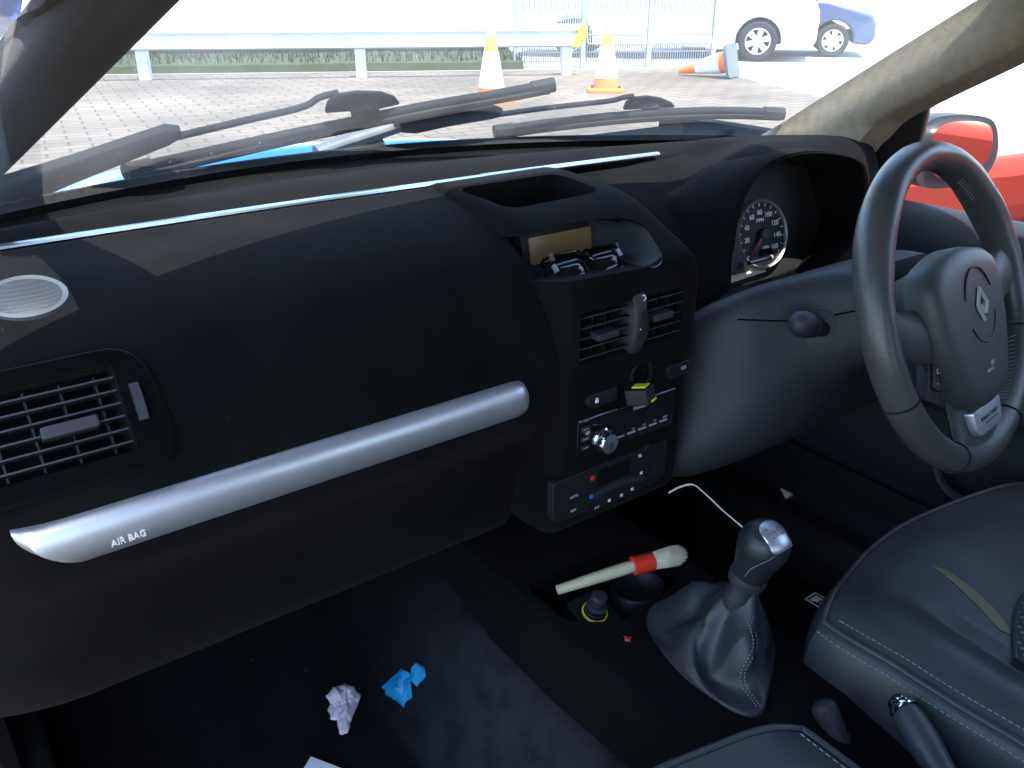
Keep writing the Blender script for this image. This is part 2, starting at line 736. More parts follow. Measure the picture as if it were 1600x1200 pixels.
# raised verge behind the rail
e0, e1 = a - RD * 20 + RN * 1.0, G(812, 104)
e1 = e0 + RD * (e1 - e0).dot(RD)
rows = []
for k in range(41):
    p = e0.lerp(e1, k / 40)
    rows.append([p + RN * u + V((0, 0, zz + .02 * noise.noise(p * 1.7 + V((u, 0, 0))))) for u, zz in ((0, 0), (.03, .10), (.35, .15), (1.2, .17), (1.9, .14), (2.0, 0))])
MB().grid(rows).build('verge', MAT['verge'], kind='structure')
gb = MB()
for k in range(5200):
    p = e0.lerp(e1, random.random() ** .8) + RN * random.uniform(.05, 1.85) + V((0, 0, .12))
    h_, l = random.uniform(.06, .17), random.uniform(-.05, .05)
    q = V((random.uniform(-1, 1), random.uniform(-1, 1), 0)).normalized() * .012
    i = len(gb.v)
    gb.v += [p - q, p + q, p + q * .5 + V((l, l * .5, h_))]
    gb.f.append([i, i + 1, i + 2])
g_ = gb.build('grass', MAT['grass'], kind='stuff')

lw0 = thing('low_wall', 'low wall with shade painted in dark grey running behind the grass verge under the crash barrier', 'wall', e0)
wf_ = Fr(e0, RD, RN)
MB().box(wf_, 0, (e1 - e0).length, 2.02, 2.2, 0, .46).build('wall_body', MAT['wall_shaded'], lw0, bevel=.01)
# ---- guard rail
gr = thing('guard_rail', 'white galvanised steel crash barrier on square posts with a yellow end marker', 'guard rail', a)
ZB, ZT = .375, .665
prof = [(0, ZB), (.055, ZB + .02), (.06, ZB + .075), (.005, ZB + .115), (.0, ZB + .145), (.005, ZB + .175), (.06, ZB + .215), (.055, ZB + .27), (0, ZT)]
s0, s1 = -22.0, (G(905, 118) - a).dot(RD)
rows = []
for k in range(60):
    p = a + RD * (s0 + (s1 - s0) * k / 59)
    rows.append([p - RN * d_ + V((0, 0, z_)) for d_, z_ in prof])
MB().grid(rows).build('beam', MAT['galv'], gr, solid=.006)
sp_ = (b - a).length
for s_ in (0, sp_, -sp_, -2 * sp_, -3 * sp_, -4 * sp_):
    f_ = Fr(a + RD * s_ + RN * .10, RD, RN)
    MB().box(f_, -.07, .07, -.09, .06, 0, ZT - .02).build('post', MAT['galv'], gr, bevel=.008)
    MB().box(f_, -.17, .17, -.112, -.092, ZB + .1, ZB + .2).build('bolt_plate', MAT['galv'], gr, bevel=.004)
fe = Fr(a + RD * (s1 - .02) - RN * .02 + V((0, 0, (ZB + ZT) / 2)), RD, V((0, 0, 1)))
MB().prism([(-.10, -.15), (.03, -.13), (.10, 0), (.10, .12), (.02, .15)], fe, -.04, .085).build('end_marker', MAT['reflector'], gr, bevel=.01)
fy = Fr(P(495, 17, 'y', 12.0) , RD, V((0, 0, 1)))

# ---- mesh fence
f0, f1 = G(806, 107), G(1112, 103)
FD = (f1 - f0).normalized()
FN = V((-FD.y, FD.x, 0))
FL = (f1 - f0).length
fn = thing('mesh_fence', 'white welded wire fence with vertical bars standing beyond the crash barrier', 'fence', f0)
NP = 3
for k in range(NP):
    m = MB()
    x0, x1 = FL * k / NP + .06, FL * (k + 1) / NP - .06
    nb = 26
    zz = [.06, .22, .34, .46, 1.0, 1.08, 1.16, 1.75]
    yy = [0, 0, .07, 0, 0, .07, 0, 0]
    for i in range(nb):
        t = x0 + (x1 - x0) * i / (nb - 1)
        m.tube([f0 + FD * t + FN * -y_ + V((0, 0, z_)) for z_, y_ in zip(zz, yy)], .010, 5)
    for z_, y_ in zip((.10, .22, .34, .46, 1.0, 1.08, 1.16, 1.7), (0, 0, .07, 0, 0, .07, 0, 0)):
        m.tube([f0 + FD * x0 - FN * (y_ + .012) + V((0, 0, z_)), f0 + FD * x1 - FN * (y_ + .012) + V((0, 0, z_))], .013, 5)
    m.build('wire_panel', MAT['fence_white'], fn)
for k in range(NP + 1):
    MB().box(Fr(f0 + FD * FL * k / NP, FD, FN), -.04, .04, -.03, .03, 0, 1.8).build('fence_post', MAT['fence_white'], fn, bevel=.006)


# ---- traffic cones
def make_cone(name, label, loc, rot, group, sc=1.0):
    t = thing(name, label, 'traffic cone', (0, 0, 0), group)
    F0 = Fr((0, 0, 0), (1, 0, 0), (0, 1, 0))
    oc = rnd_poly([V((-.22, -.22)), V((.22, -.22)), V((.22, .22)), V((-.22, .22))], .07, 2)
    b_ = MB().loft([[F0(p.x, p.y, 0) for p in oc], [F0(p.x, p.y, .03) for p in oc], [F0(p.x * .82, p.y * .82, .055) for p in oc]], caps=False)
    b_.loft([[F0(p.x * .98, p.y * .98, .001) for p in oc], [F0(p.x * .80, p.y * .80, .012) for p in oc], [F0(p.x * .55, p.y * .55, .05) for p in oc]])
    b_.build('cone_foot', MAT['cone_base'] if rot[0] else MAT['cone_orange'], t)
    r_ = lambda z: .155 - (.155 - .03) * (z - .05) / .73
    MB().lathe([(r_(.05), .05), (r_(.16), .16)], F0, 24).build('cone_skirt', MAT['cone_orange'], t)
    MB().lathe([(r_(.16) + .004, .16), (r_(.52) + .004, .52)], F0, 24).build('reflective_sleeve', MAT['cone_sleeve'], t)
    MB().lathe([(r_(.52), .52), (r_(.66), .66)], F0, 24).build('cone_band', MAT['cone_yellow' if not rot[0] else 'cone_orange'], t)
    MB().lathe([(r_(.66), .66), (r_(.78), .78), (.012, .785)], F0, 24).build('cone_tip', MAT['cone_sleeve' if not rot[0] else 'cone_orange'], t)
    t.location = loc
    t.rotation_euler = rot
    t.scale = (sc,) * 3
    return t


CG = 'traffic cones by the crash barrier'
make_cone('traffic_cone', 'nearest white traffic cone with orange foot partly hidden by the long wiper blade', G(768, 160), (0, 0, .4), CG, 1.0)
make_cone('traffic_cone', 'upright traffic cone with bright orange foot standing clear in front of the fence', G(946, 143), (0, 0, .9), CG, .98)
lc = G(1142, 122)
AX = -RT * .84 + FH * .54
make_cone('traffic_cone', 'traffic cone knocked over on its side with its hollow grey foot showing', lc + V((0, 0, .225)), (R(103), 0, math.atan2(AX.x, -AX.y)), CG, 1.0)


# ---- parked cars
def make_car(label, base, head, paint, group, L_=3.9, W_=1.66, H_=1.45, wr=.31, spokes=6):
    """nose towards +x of its own frame; base is the ground point under the front wheel"""
    t = thing('parked_car', label, 'car', base, group)
    ex = V((math.cos(head), math.sin(head), 0))
    ey = V((-math.sin(head), math.cos(head), 0))
    fr = Fr(base, ex, V((0, 0, 1)))             # local x along, y up, z = ex x up (to the right side of the car)
    wb, fo = L_ * .63, L_ * .185
    def arch(cx):
        return [V((cx + (wr + .05) * math.cos(q), wr + (wr + .05) * math.sin(q))) for q in [math.pi - math.pi * k / 12 for k in range(13)]]
    belt = H_ * .60
    ro = -wb - (L_ - wb - fo)
    out = [V((ro, .30)), V((ro + .06, .22)), V((-wb - wr - .05, .22))] + arch(-wb) + [V((-wb + wr + .05, .20)), V((-wr - .05, .20))] + arch(0) + \
          [V((wr + .05, .22)), V((fo - .1, .20)), V((fo, .32)), V((fo - .01, .55 * H_ / 1.45)), V((fo - .10, .68 * H_ / 1.45)), V((fo - .85, belt + .02)), V((-1.2, belt + .03)), V((ro + .1, belt + .04)), V((ro, belt - .05))]
    w2 = W_ / 2
    m = MB()
    m.loft([[fr(p.x, p.y, z_) for p in out] for z_ in (-w2, w2)])
    m.build('body', MAT[paint], t, bevel=.05, sharp=50)
    cab = [V((fo - .95, belt)), V((fo - 1.6, H_ - .05)), V((fo - 1.9, H_)), V((ro + .55, H_)), V((ro + .25, H_ - .06)), V((ro + .06, belt))]
    m = MB().loft([[fr(p.x, p.y, s_ * (w2 - .04 - (p.y - belt) * .28)) for p in cab] for s_ in (-1, 1)])
    m.build('cabin', MAT[paint], t, bevel=.03, sharp=50)
    for s_ in (-1, 1):
        for xs in (((fo - 1.12, belt + .05), (fo - 1.66, H_ - .12), (fo - 2.02, H_ - .1), (fo - 2.05, belt + .05)), ((fo - 2.13, belt + .05), (fo - 2.10, H_ - .1), (ro + .62, H_ - .12), (ro + .35, belt + .05))):
            ring = lambda o_: [fr(p[0], p[1], s_ * (w2 - .04 - (p[1] - belt) * .28 + o_)) for p in xs]
            MB().loft([ring(-.01), ring(.006)]).build('side_window', MAT['car_glass'], t)
    ws = [(fo - 1.02, belt + .05), (fo - 1.56, H_ - .10)]
    nrm = V((.6, .55)).normalized() * .012
    MB().loft([[fr(ws[0][0] + q * nrm.x, ws[0][1] + q * nrm.y, -w2 + .12), fr(ws[0][0] + q * nrm.x, ws[0][1] + q * nrm.y, w2 - .12),
                fr(ws[1][0] + q * nrm.x, ws[1][1] + q * nrm.y, w2 - .26), fr(ws[1][0] + q * nrm.x, ws[1][1] + q * nrm.y, -w2 + .26)] for q in (-1, 1)]).build('windscreen', MAT['car_glass'], t)
    for s_ in (-1, 1):
        c_ = fr(fo - .09, .60, s_ * (w2 - .24))
        MB().ball(c_, .11, 8, 1, 1, .8).build('headlight', MAT['lamp_glass'], t)
        for cx in (0, -wb):
            fw = Fr(fr(cx, wr, s_ * (w2 - .10)), ex if s_ > 0 else -ex, V((0, 0, 1)))
            MB().lathe([(wr * .66, .085), (wr * .9, .09), (wr, .06), (wr, -.10), (wr * .6, -.10)], fw, 32).build('tyre', MAT['tyre'], t)
            rm = MB().lathe([(wr * .66, .08), (wr * .60, .085), (wr * .57, .02), (wr * .55, -.05)], fw, 32)
            for k in range(spokes):
                q = 2 * math.pi * k / spokes + .3
                d1, d2 = V((math.cos(q), math.sin(q))), V((-math.sin(q), math.cos(q)))
                pl = [d1 * wr * .10 + d2 * .035, d1 * wr * .58 + d2 * .05, d1 * wr * .58 - d2 * .05, d1 * wr * .10 - d2 * .035]
                rm.prism(pl, fw, .035, .062)
            rm.lathe([(.001, .075), (wr * .16, .07), (wr * .18, .03)], fw, 16)
            rm.build('rim', MAT['alloy'], t, sharp=40)
            MB().lathe([(.001, -.03), (wr * .56, -.03)], fw, 24).build('brake_disc', MAT['tyre'], t)
    return t


h0 = math.atan2(RT.y, RT.x)
make_car('white parked car behind the knocked over traffic cone', G(1200, 96) + FH * .72, h0 - R(16), 'white_paint', None, wr=.31, L_=4.9, H_=2.0)
make_car('dark blue parked car whose nose sticks out beyond the white car', G(1333, 94) + FH * 1.35, h0 - R(14), 'navy_paint', None, wr=.27, L_=3.7, spokes=6)
make_car('bright red car parked close alongside the driver window', V((2.46, .86, 0)), R(90), 'red_paint', None, L_=4.0, W_=1.75)

# ================================================================== OUR CAR: SHELL
car = thing('blue_car', 'blue car whose black front cabin is seen from the open passenger side', 'car', (0, 0, 0))


def ws_base(x):
    return V((x, 1.15 - .55 * x * x, .972 - .035 * x))


def ws_top(x):
    return V((x * .82, .54 - .25 * x * x, 1.30))


def ws_pt(x, s, off=0.0):
    p = ws_base(x).lerp(ws_top(x), s)
    n_ = V((x * .5, .5, .82)).normalized()
    p += n_ * (.035 * math.sin(math.pi * min(max(s, 0), 1)) + off)
    return p


rows = [[ws_pt(-.66 + 1.32 * i / 36, -.04 + 1.04 * j / 20) for i in range(37)] for j in range(21)]
windscreen = MB().grid(rows).build('windscreen', MAT['windscreen_glass'], car, sharp=0)
WB = bvh(windscreen)
rows = [[ws_base(-.66 + 1.32 * i / 36) + V((0, d_, z_)) for i in range(37)] for d_, z_ in ((-.022, .004), (-.012, .012), (.004, .006), (.010, -.02))]
MB().grid(rows).build('windscreen_seal', MAT['rubber'], car)

# bonnet and scuttle panel below the glass
rows = []
for j, (y_, z_) in enumerate(((0.03, -.035), (.10, -.035), (.14, -.022), (.30, -.036), (.55, -.085), (.80, -.15), (.95, -.26), (1.0, -.42))):
    rows.append([ws_base(-.70 + 1.4 * i / 28) * 1.0 + V((0, y_ + .10 * (1 - abs(-.7 + 1.4 * i / 28)) * (y_ / 1.0), z_ - .10 * (abs(-.7 + 1.4 * i / 28) / .7) ** 3)) for i in range(29)])
MB().grid(rows[2:]).build('bonnet', MAT['blue_paint'], car, solid=.006, sharp=50)
MB().grid([[p + V((0, 0, -.006)) for p in r_] for r_ in rows[:3]]).build('scuttle_panel', MAT['scuttle'], car, solid=.004)

# pillars
def strip(edges, name, m_, par, bulge, n=14, crest=1.0):
    """loft between two measured edge polylines with a rounded face turned to the cabin"""
    A, B = [spl(e, 8) for e in edges]
    rows = []
    for i in range(len(A)):
        p, q = A[i], B[i]
        t = (A[min(i + 1, len(A) - 1)] - A[max(i - 1, 0)]).normalized()
        nn = (q - p).cross(t).normalized()
        if nn.dot(V((0, .3, 1.1)) - p) < 0:
            nn = -nn
        ring = [p.lerp(q, k / n) + nn * bulge * math.sin(math.pi * (k / n) ** crest) ** .8 for k in range(n + 1)]
        ring += [q.lerp(p, k / 4) - nn * .045 for k in range(5)]
        rows.append(ring)
    return MB().loft(rows).build(name, m_, par, sharp=50)


A_ = [P(1120, 262, 'x', .60), P(1172, 222, 'x', .59), P(1225, 190, 'x', .58), P(1350, 110, 'x', .55), P(1530, -2, 'x', .51), P(1700, -108, 'x', .47), P(1900, -235, 'x', .42)]
B_ = [P(1300, 280, 'x', .645), P(1345, 219, 'x', .64), P(1378, 187, 'x', .635), P(1452, 148, 'x', .615), P(1600, 74, 'x', .58), P(1720, 8, 'x', .555), P(1860, -70, 'x', .52)]
B0_ = B_
B_ = [CAM + (p - CAM) * .92 for p in B_]
strip([A_, B_], 'a_pillar', MAT['pillar_cloth'], car, .013, 18, 1.6)
C_ = [P(1330, 300, 'x', .68), P(1392, 240, 'x', .675), P(1448, 182, 'x', .665), P(1465, 163, 'x', .66), P(1600, 97, 'x', .62), P(1720, 34, 'x', .59), P(1860, -35, 'x', .56)]
B2 = [p + V((.006, .004, .010)) for p in B0_]
strip([B2, C_], 'door_frame', MAT['plastic_dark'], car, .006)
Ra, Rb = P(0, 263, 'y', .95), P(258, 0, 'y', .63)
Ma, Mb = P(0, 150, 'y', .84), P(137, 0, 'y', .575)
La, Lb = P(0, 86, 'y', .88), P(72, 0, 'y', .62)
rows = []
for k in range(15):
    t = -.55 + 2.4 * k / 14
    r_, m_, l_ = Ra.lerp(Rb, t), Ma.lerp(Mb, t), La.lerp(Lb, t)
    back = V((-.01, .05, .02))
    rows.append(spl([r_ + back * .6, r_, r_.lerp(m_, .5) - V((0, .004, 0)), m_, m_.lerp(l_, .45) + V((0, .028, .004)), l_, l_ + (l_ - CAM).normalized() * .05], 5))
MB().grid(rows).build('a_pillar', MAT['pillar_black'], car, solid=.012, sharp=60)
# painted outer frame of the door opening beyond the trimmed pillar
rows = []
for k in range(9):
    t = -.3 + 1.6 * k / 8
    p = P(0, 33, 'y', 1.02).lerp(P(27, 0, 'y', .84), t)
    q = p + V((-.055, -.01, .02))
    rows.append([p, p.lerp(q, .3) + V((0, -.012, .006)), p.lerp(q, .7) + V((0, -.012, .006)), q, q + V((0, .05, -.02)), p + V((0, .05, -.02))])
MB().loft(rows).build('painted_pillar', MAT['blue_paint'], car)

# roof, added sun-blocking header, headliner
rows, rows2 = [], []
for j in range(12):
    y_ = .54 - 1.88 * j / 11
    rows.append([(x, y_ - .25 * (x * x if j == 0 else 0), (1.32 if j == 0 else 1.375 if j == 1 else 1.395) + .035 * math.sin(math.pi * min(1, j / 8 + .1)) - .09 * abs(x / .62) ** 5) for x in [-.62 + 1.24 * i / 20 for i in range(21)]])
MB().grid(rows).build('headliner', MAT['headliner'], car)
MB().grid([[V(p) + V((0, 0, .03)) for p in r_] for r_ in rows]).build('roof', MAT['blue_paint'], car)

MB().grid([[ws_pt(-.76 + 1.14 * i / 20, s_, -.012) for i in range(21)] for s_ in (.62, .73, .84, .94, 1.02)] + [[(-.63 + 1.05 * i / 20, .38, 1.345 - (.07 if i == 0 else .02 if i == 1 else 0)) for i in range(21)]]).build('header_sun_block', MAT['headliner'], car, solid=.006, soff=1)  # unseen header panel, added and widened to block sun from the cabin
# unseen sun visors, added to keep the sun off console and seats
for s_ in (-1, 1):
    vF = Fr((s_ * .265, .50, 1.268), (1, 0, 0), V((0, .90, -.35)))
    MB().rbox(vF, -.235, .235, -.13, .13, -.012, .012, .03).build('sun_blocking_visor', MAT['headliner'], car, bevel=.006)

# floor, tunnel, toe board, bulkhead
rows = []
for y_ in [-1.3 + 2.35 * k / 30 for k in range(31)]:
    r_ = []
    for x in [-.70 + 1.4 * i / 70 for i in range(71)]:
        ax = abs(x - .0)
        tz = .41 if y_ < .75 else .41 + (y_ - .75) * .3
        k = 0 if ax > .27 else (1 if ax < .14 else .5 + .5 * math.cos(math.pi * (ax - .14) / .13))
        z_ = .25 + (tz - .25) * k
        if y_ > .92 and k < 1:
            z_ = max(z_, .25 + (y_ - .92) * .9)
        z_ += .004 * noise.noise(V((x * 9, y_ * 9, 0)))
        r_.append((x, y_, z_))
    rows.append(r_)
rows.append([(p[0], 1.22, max(p[2], .55)) for p in rows[-1]])
rows.append([(p[0], 1.25, .94) for p in rows[-1]])
MB().grid(rows).build('carpet_floor', MAT['carpet'], car)
for s_ in (-1, 1):
    MB().loft([[(s_ * x_, y_, z_) for y_, z_ in ((.84, .24), (1.32, .24), (1.32, .95), (.9, .95), (.84, .80))] for x_ in (.685, .72)]).build('kick_panel', MAT['flock_plain'], car)
MB().loft([[(-.70, y_, z_) for z_, y_ in ((.18, -.5), (.18, 1.25), (.45, 1.25), (.40, .9), (.36, .5), (.35, -.5))], [(-.655, y_, z_) for z_, y_ in ((.18, -.5), (.18, 1.25), (.45, 1.25), (.40, .9), (.36, .5), (.35, -.5))]]).build('door_sill', MAT['plastic_dark'], car, bevel=.01)
# driver side: door card, sill, window, mirror
prof = [(.675, .872), (.655, .884), (.625, .874), (.605, .84), (.602, .79), (.618, .73), (.60, .675), (.572, .65), (.575, .625), (.605, .585), (.622, .45), (.635, .34), (.655, .30)]
rows = []
for k in range(25):
    y_ = .92 - 1.6 * k / 24
    pf = spl([(x, y_, z_ + .012 * (.9 - y_) * (1 if z_ > .7 else .3)) for x, z_ in prof], 5)
    rows.append(pf)
drv = MB().grid(rows).build('driver_door', MAT['plastic'], car, solid=.01, soff=-1, sharp=60)
DB = bvh(drv)
m = MB()
m.tube(spl([P(1462, 715, 'x', .585), P(1466, 742, 'x', .583), P(1482, 768, 'x', .580), P(1512, 786, 'x', .578), P(1560, 800, 'x', .578)], 6), .008, 8)
m.build('door_pocket', MAT['plastic'], drv)
rows = [[(x, y_, z_) for x, z_ in ((.47, .26), (.49, .315), (.52, .335), (.56, .33), (.585, .36), (.60, .42))] for y_ in (-.6, -.1, .35, .6, .8, 1.0)]
MB().grid([spl(r_, 4) for r_ in rows]).build('door_sill', MAT['plastic_dark'], car, sharp=60)
m = MB().tube(spl([P(1235, 705, 'x', .60), P(1290, 752, 'x', .60), P(1360, 795, 'x', .60), P(1430, 832, 'x', .60), P(1480, 858, 'x', .6)], 5), .005, 6)
m.build('door_seal', MAT['rubber'], car)
rows = [[C_[1] + V((.01, 0, -.06)), C_[3] + V((.01, 0, 0)), C_[5] + V((.01, 0, 0)), V((.56, .18, 1.37)), V((.555, -.5, 1.36))],
        [V((.668, .72, .87)), V((.668, .62, .872)), V((.668, .5, .874)), V((.668, .2, .878)), V((.668, -.5, .886))]]
MB().grid([[p.lerp(q, k / 8) for p, q in zip(*rows)] for k in range(9)]).build('driver_window', MAT['side_glass'], car)
MB().tube([(.57, .2, 1.375), (.565, -.5, 1.365), (.565, -1.3, 1.34)], .03, 8).build('roof_rail', MAT['plastic_dark'], car)
MB().tube([(-.57, .2, 1.375), (-.565, -.5, 1.365), (-.565, -1.3, 1.34)], .03, 8).build('roof_rail', MAT['plastic_dark'], car)
for s_ in (-1, 1):
    MB().loft([[(s_ * (.70 - q * .12), y_ + q * .06, .3 + q * 1.06) for y_, dd in ((-.52, 0), (-.68, 0))] + [(s_ * (.66 - q * .12), y_ + q * .06, .3 + q * 1.06) for y_ in (-.68, -.52)] for q in (0, .5, 1)]).build('b_pillar', MAT['plastic_dark'], car)
    MB().loft([[(s_ * .72, y_, z_) for y_, z_ in ((-.6, .25), (-1.5, .25), (-1.5, .92), (-.6, .90))], [(s_ * .66, y_, z_) for y_, z_ in ((-.6, .25), (-1.5, .25), (-1.5, .92), (-.6, .90))]]).build('rear_quarter', MAT['plastic_dark'], car)
MB().loft([[(x, -1.48, z_) for x, z_ in ((-.66, .25), (.66, .25), (.66, .95), (-.66, .95))], [(x, -1.42, z_) for x, z_ in ((-.66, .25), (.66, .25), (.66, .95), (-.66, .95))]]).build('tailgate', MAT['plastic_dark'], car)
# triangular inner cover ahead of the window
tri = [P(1352, 222, 'x', .632), P(1380, 195, 'x', .632), P(1452, 165, 'x', .625), P(1440, 215, 'x', .64), P(1400, 330, 'x', .65), P(1360, 330, 'x', .65)]
MB().loft([tri, [p + V((.03, .012, 0)) for p in tri]]).build('mirror_cover', MAT['plastic_dark'], car, bevel=.006)
# wing mirror
wm = MB()
hs = [(1440, 205), (1466, 183), (1520, 180), (1553, 190), (1560, 225), (1552, 258), (1530, 282), (1490, 292), (1450, 294), (1432, 280), (1434, 240)]
h3 = [P(x, y, 'y', .76) for x, y in hs]
hc = sum(h3, V()) / len(h3)
h3 = spl(h3, 4, True)
wm.loft([h3, [hc + (p - hc) * 1.0 + V((.004, .03, 0)) for p in h3], [hc + (p - hc) * .9 + V((.01, .075, 0)) for p in h3], [hc + (p - hc) * .55 + V((.02, .11, 0)) for p in h3]])
mir = wm.build('wing_mirror', MAT['plastic'], car, sharp=50)
gs = [(1455, 215), (1474, 194), (1515, 189), (1545, 197), (1549, 225), (1541, 248), (1524, 270), (1495, 279), (1462, 276), (1452, 250)]
gp = [P(x, y, 'y', .754) for x, y in gs]
gc = sum(gp, V()) / len(gp)
gp = spl(gp, 4, True)
MB().loft([[p + V((0, -.002 - .05 * (p.x - gc.x) * 0, 0)) for p in gp], [p + V((0, .012, 0)) for p in gp]]).build('mirror_glass', MAT['mirror_glass'], mir, sharp=40)
MB().tube([(.66, .82, .91), (.76, .80, .905), (.82, .80, .91)], .022, 8).build('mirror_arm', MAT['plastic_dark'], mir)

# ---- windscreen wipers (resting on the outside of the glass)
def gl(px, py, off=.012):
    d = ray(px, py).normalized()
    p, n_, i, l = WB.ray_cast(CAM, d)
    if p is None:
        p = P(px, py, 'z', .985)
        n_ = V((0, .5, .85))
    if n_.z < 0:
        n_ = -n_
    return p + d * (off / max(.15, d.dot(n_) if d.dot(n_) > 0 else -d.dot(n_)))


def plate(mb, poly, off, th):
    n_ = V((0, .52, .85))
    q = [gl(x, y, off) for x, y in poly]
    mb.loft([q, [p + n_ * th for p in q]])
    return mb


def wiper_blade(pts, par, tipa):
    c = spl([gl(x, y, .016) for x, y in pts], 8)
    n = len(c)
    rr = [.0085 if 2 < i < n - 3 else .0085 * (.75 + .08 * min(i, n - 1 - i)) for i in range(n)]
    bl = MB().tube(c, rr, 10, True, 1.0).build('blade', MAT['wiper_grey'], par, sharp=60)
    MB().tube([p - V((0, .42, .85)) * .010 - V((0, .3, -.2)) * .012 for p in c[1:-1]], .0045, 6).build('squeegee', MAT['rubber'], bl)
    for e in (c[:4], c[-4:]):
        MB().tube(e, .0105, 10).build('end_cap', MAT['rubber'], bl)
    return bl


w1 = MB()
plate(w1, [(-60, 318), (0, 292), (120, 256), (262, 207), (284, 209), (286, 216), (262, 230), (240, 238), (110, 290), (0, 338), (-60, 362)], .016, .012)
wa = w1.build('wiper', MAT['wiper_grey'], car, bevel=.003)
MB().tube(spl([gl(278, 213, .022), gl(380, 189, .026), (gl(470, 168, .03)), gl(500, 152, .034), gl(528, 145, .034)], 6), .0045, 8).build('arm', MAT['wiper_grey'], wa)
m = MB()
plate(m, [(508, 178), (512, 163), (528, 151), (560, 146), (598, 147), (618, 154), (626, 164), (590, 172)], .026, .006)
m.build('connector', MAT['wiper_grey'], wa, bevel=.003)
m = MB()
plate(m, [(548, 177), (590, 168), (594, 174), (550, 184)], .02, .012)
m.build('connector_clip', MAT['rubber'], wa, bevel=.001)
wiper_blade([(196, 269), (300, 246), (420, 219), (540, 194), (660, 169), (770, 150), (866, 132)], wa, 0)

w2_ = MB()
plate(w2_, [(612, 196), (618, 186), (640, 179), (700, 173), (778, 176), (790, 181), (770, 187), (700, 199), (650, 210), (622, 208)], .02, .014)
wb_ = w2_.build('wiper', MAT['wiper_grey'], car, bevel=.003)
rt = [gl(494, 238, .012), gl(540, 222, .016), gl(590, 206, .02), gl(622, 195, .022)]
MB().tube(spl(rt, 5), [.014] * 6 + [.0155] * 10, 12, True, .7).build('arm_root', MAT['wiper_pale'], wb_)
MB().tube([gl(545, 246, .004), gl(600, 228, .008)], .022, 12, True, .8).build('spindle_cover', MAT['rubber'], wb_)
MB().tube(spl([gl(770, 180, .022), gl(860, 168, .026), gl(950, 158, .03), gl(975, 152, .03), gl(990, 150, .03)], 6), .0042, 8).build('arm', MAT['wiper_grey'], wb_)
m = MB()
plate(m, [(974, 173), (978, 163), (990, 155), (1012, 153), (1034, 156), (1050, 163), (1056, 169), (1020, 171)], .028, .006)
m.build('connector', MAT['wiper_grey'], wb_, bevel=.003)
m = MB()
plate(m, [(1002, 171), (1030, 168), (1031, 173), (1003, 176)], .02, .012)
m.build('connector_clip', MAT['rubber'], wb_, bevel=.001)
wiper_blade([(772, 206), (850, 195), (950, 184), (1050, 177), (1140, 175), (1224, 178)], wb_, 0)
# dead leaf caught on the glass
lf = thing('dead_leaf', 'tiny dark dead leaf lying on the bottom of the windscreen', 'leaf', gl(1137, 205, .006))
m = MB()
for poly in ([(1131, 205), (1138, 201), (1147, 202), (1143, 206), (1136, 207)], [(1127, 203), (1131, 201), (1133, 203), (1130, 205)], [(1128, 208), (1133, 206), (1135, 208), (1130, 209)]):
    plate(m, poly, .005, .001)
m.build('leaf_blade', MAT['void'], lf)
# small clip on the scuttle
m = MB()
plate(m, [(255, 268), (276, 264), (277, 275), (258, 278)], .004, .004)
m.build('washer_jet', MAT['rubber'], car, bevel=.001)

# ================================================================== DASHBOARD
dash = thing('dashboard', 'black flock covered dashboard with silver strip, air vents, dials and centre stack', 'dashboard', (0, .8, .75))


def yc(x):
    return .895 - .07 * x * x


PROF = [(0, .972), (-.005, .976), (-.03, .973), (-.09, .966), (-.15, .950), (-.195, .926), (-.232, .893), (-.252, .862), (-.262, .832),
        (-.258, .80), (-.24, .765), (-.21, .725), (-.19, .68), (-.175, .62), (-.150, .575), (-.118, .553), (-.09, .55), (0, .55)]
st = [-.70 + .582 * i / 40 for i in range(41)]
rings = []
for x in st:
    e = max(0, (-.60 - x) / .10)
    pts = spl([V((x, .895 - .07 * x * x * min(1, max(0, (z_ - .84) / .12)) + dy, z_ - .02 * x * (1 if z_ > .9 else 0) * .5)) for dy, z_ in PROF], 5)
    if e > 0:
        pts = [V((p.x, p.y + .05 * e * e * max(0, min(1, (yc(x) - p.y) / .1)), p.z - .02 * e * e)) for p in pts]
    rings.append(pts)
fascia = MB().loft(rings).build('fascia', MAT['flock'], dash, sharp=60)
FT = bvh(fascia)

for xa_, xb_ in ((.055, .235),):
    MB().grid([spl([V((x, yc(x) + .008, .960)), V((x, yc(x), .964)), V((x, yc(x) - .03, .955)), V((x, yc(x) - .07, .930)), V((x, yc(x) - .10, .90))], 4) for x in [xa_ + (xb_ - xa_) * k / 16 for k in range(17)]]).build('fascia_top', MAT['flock'], dash, sharp=60)
# side vent
vh = [(-60, 605, 1), (0, 582, 1), (60, 566, 1), (125, 551, 1), (178, 545, 1), (205, 556, 1), (240, 612, 1), (258, 670, 1), (258, 712, 1), (225, 745, 1), (120, 790, 1), (0, 822, 1), (-60, 836, 1)]
tr_, _ = hit(FT, 172, 582)
br_, _ = hit(FT, 200, 702)
vy = (tr_ - br_)
VF = Fr((tr_ + br_) / 2, (1, 0, 0), V((0, vy.y, vy.z)))
W_ = [V(VF.px(x, y)) for x, y in ((166, 578), (208, 700), (8, 757), (-36, 615))]
vx1 = (W_[0].x + W_[1].x) / 2 + .002
vx0 = vx1 - .125
vy0, vy1 = W_[1].y - .002, W_[0].y + .002
ho = rnd_poly([V((vx0 - .02, vy0 - .016)), V((vx1 + .035, vy0 - .016)), V((vx1 + .024, vy1 + .014)), V((vx0 - .02, vy1 + .014))], [.01, .03, .03, .01], 6)
cut(fascia, [cutter(MB().prism([(vx0, vy0), (vx1, vy0), (vx1, vy1), (vx0, vy1)], VF, -.07, .06))])
m = MB()
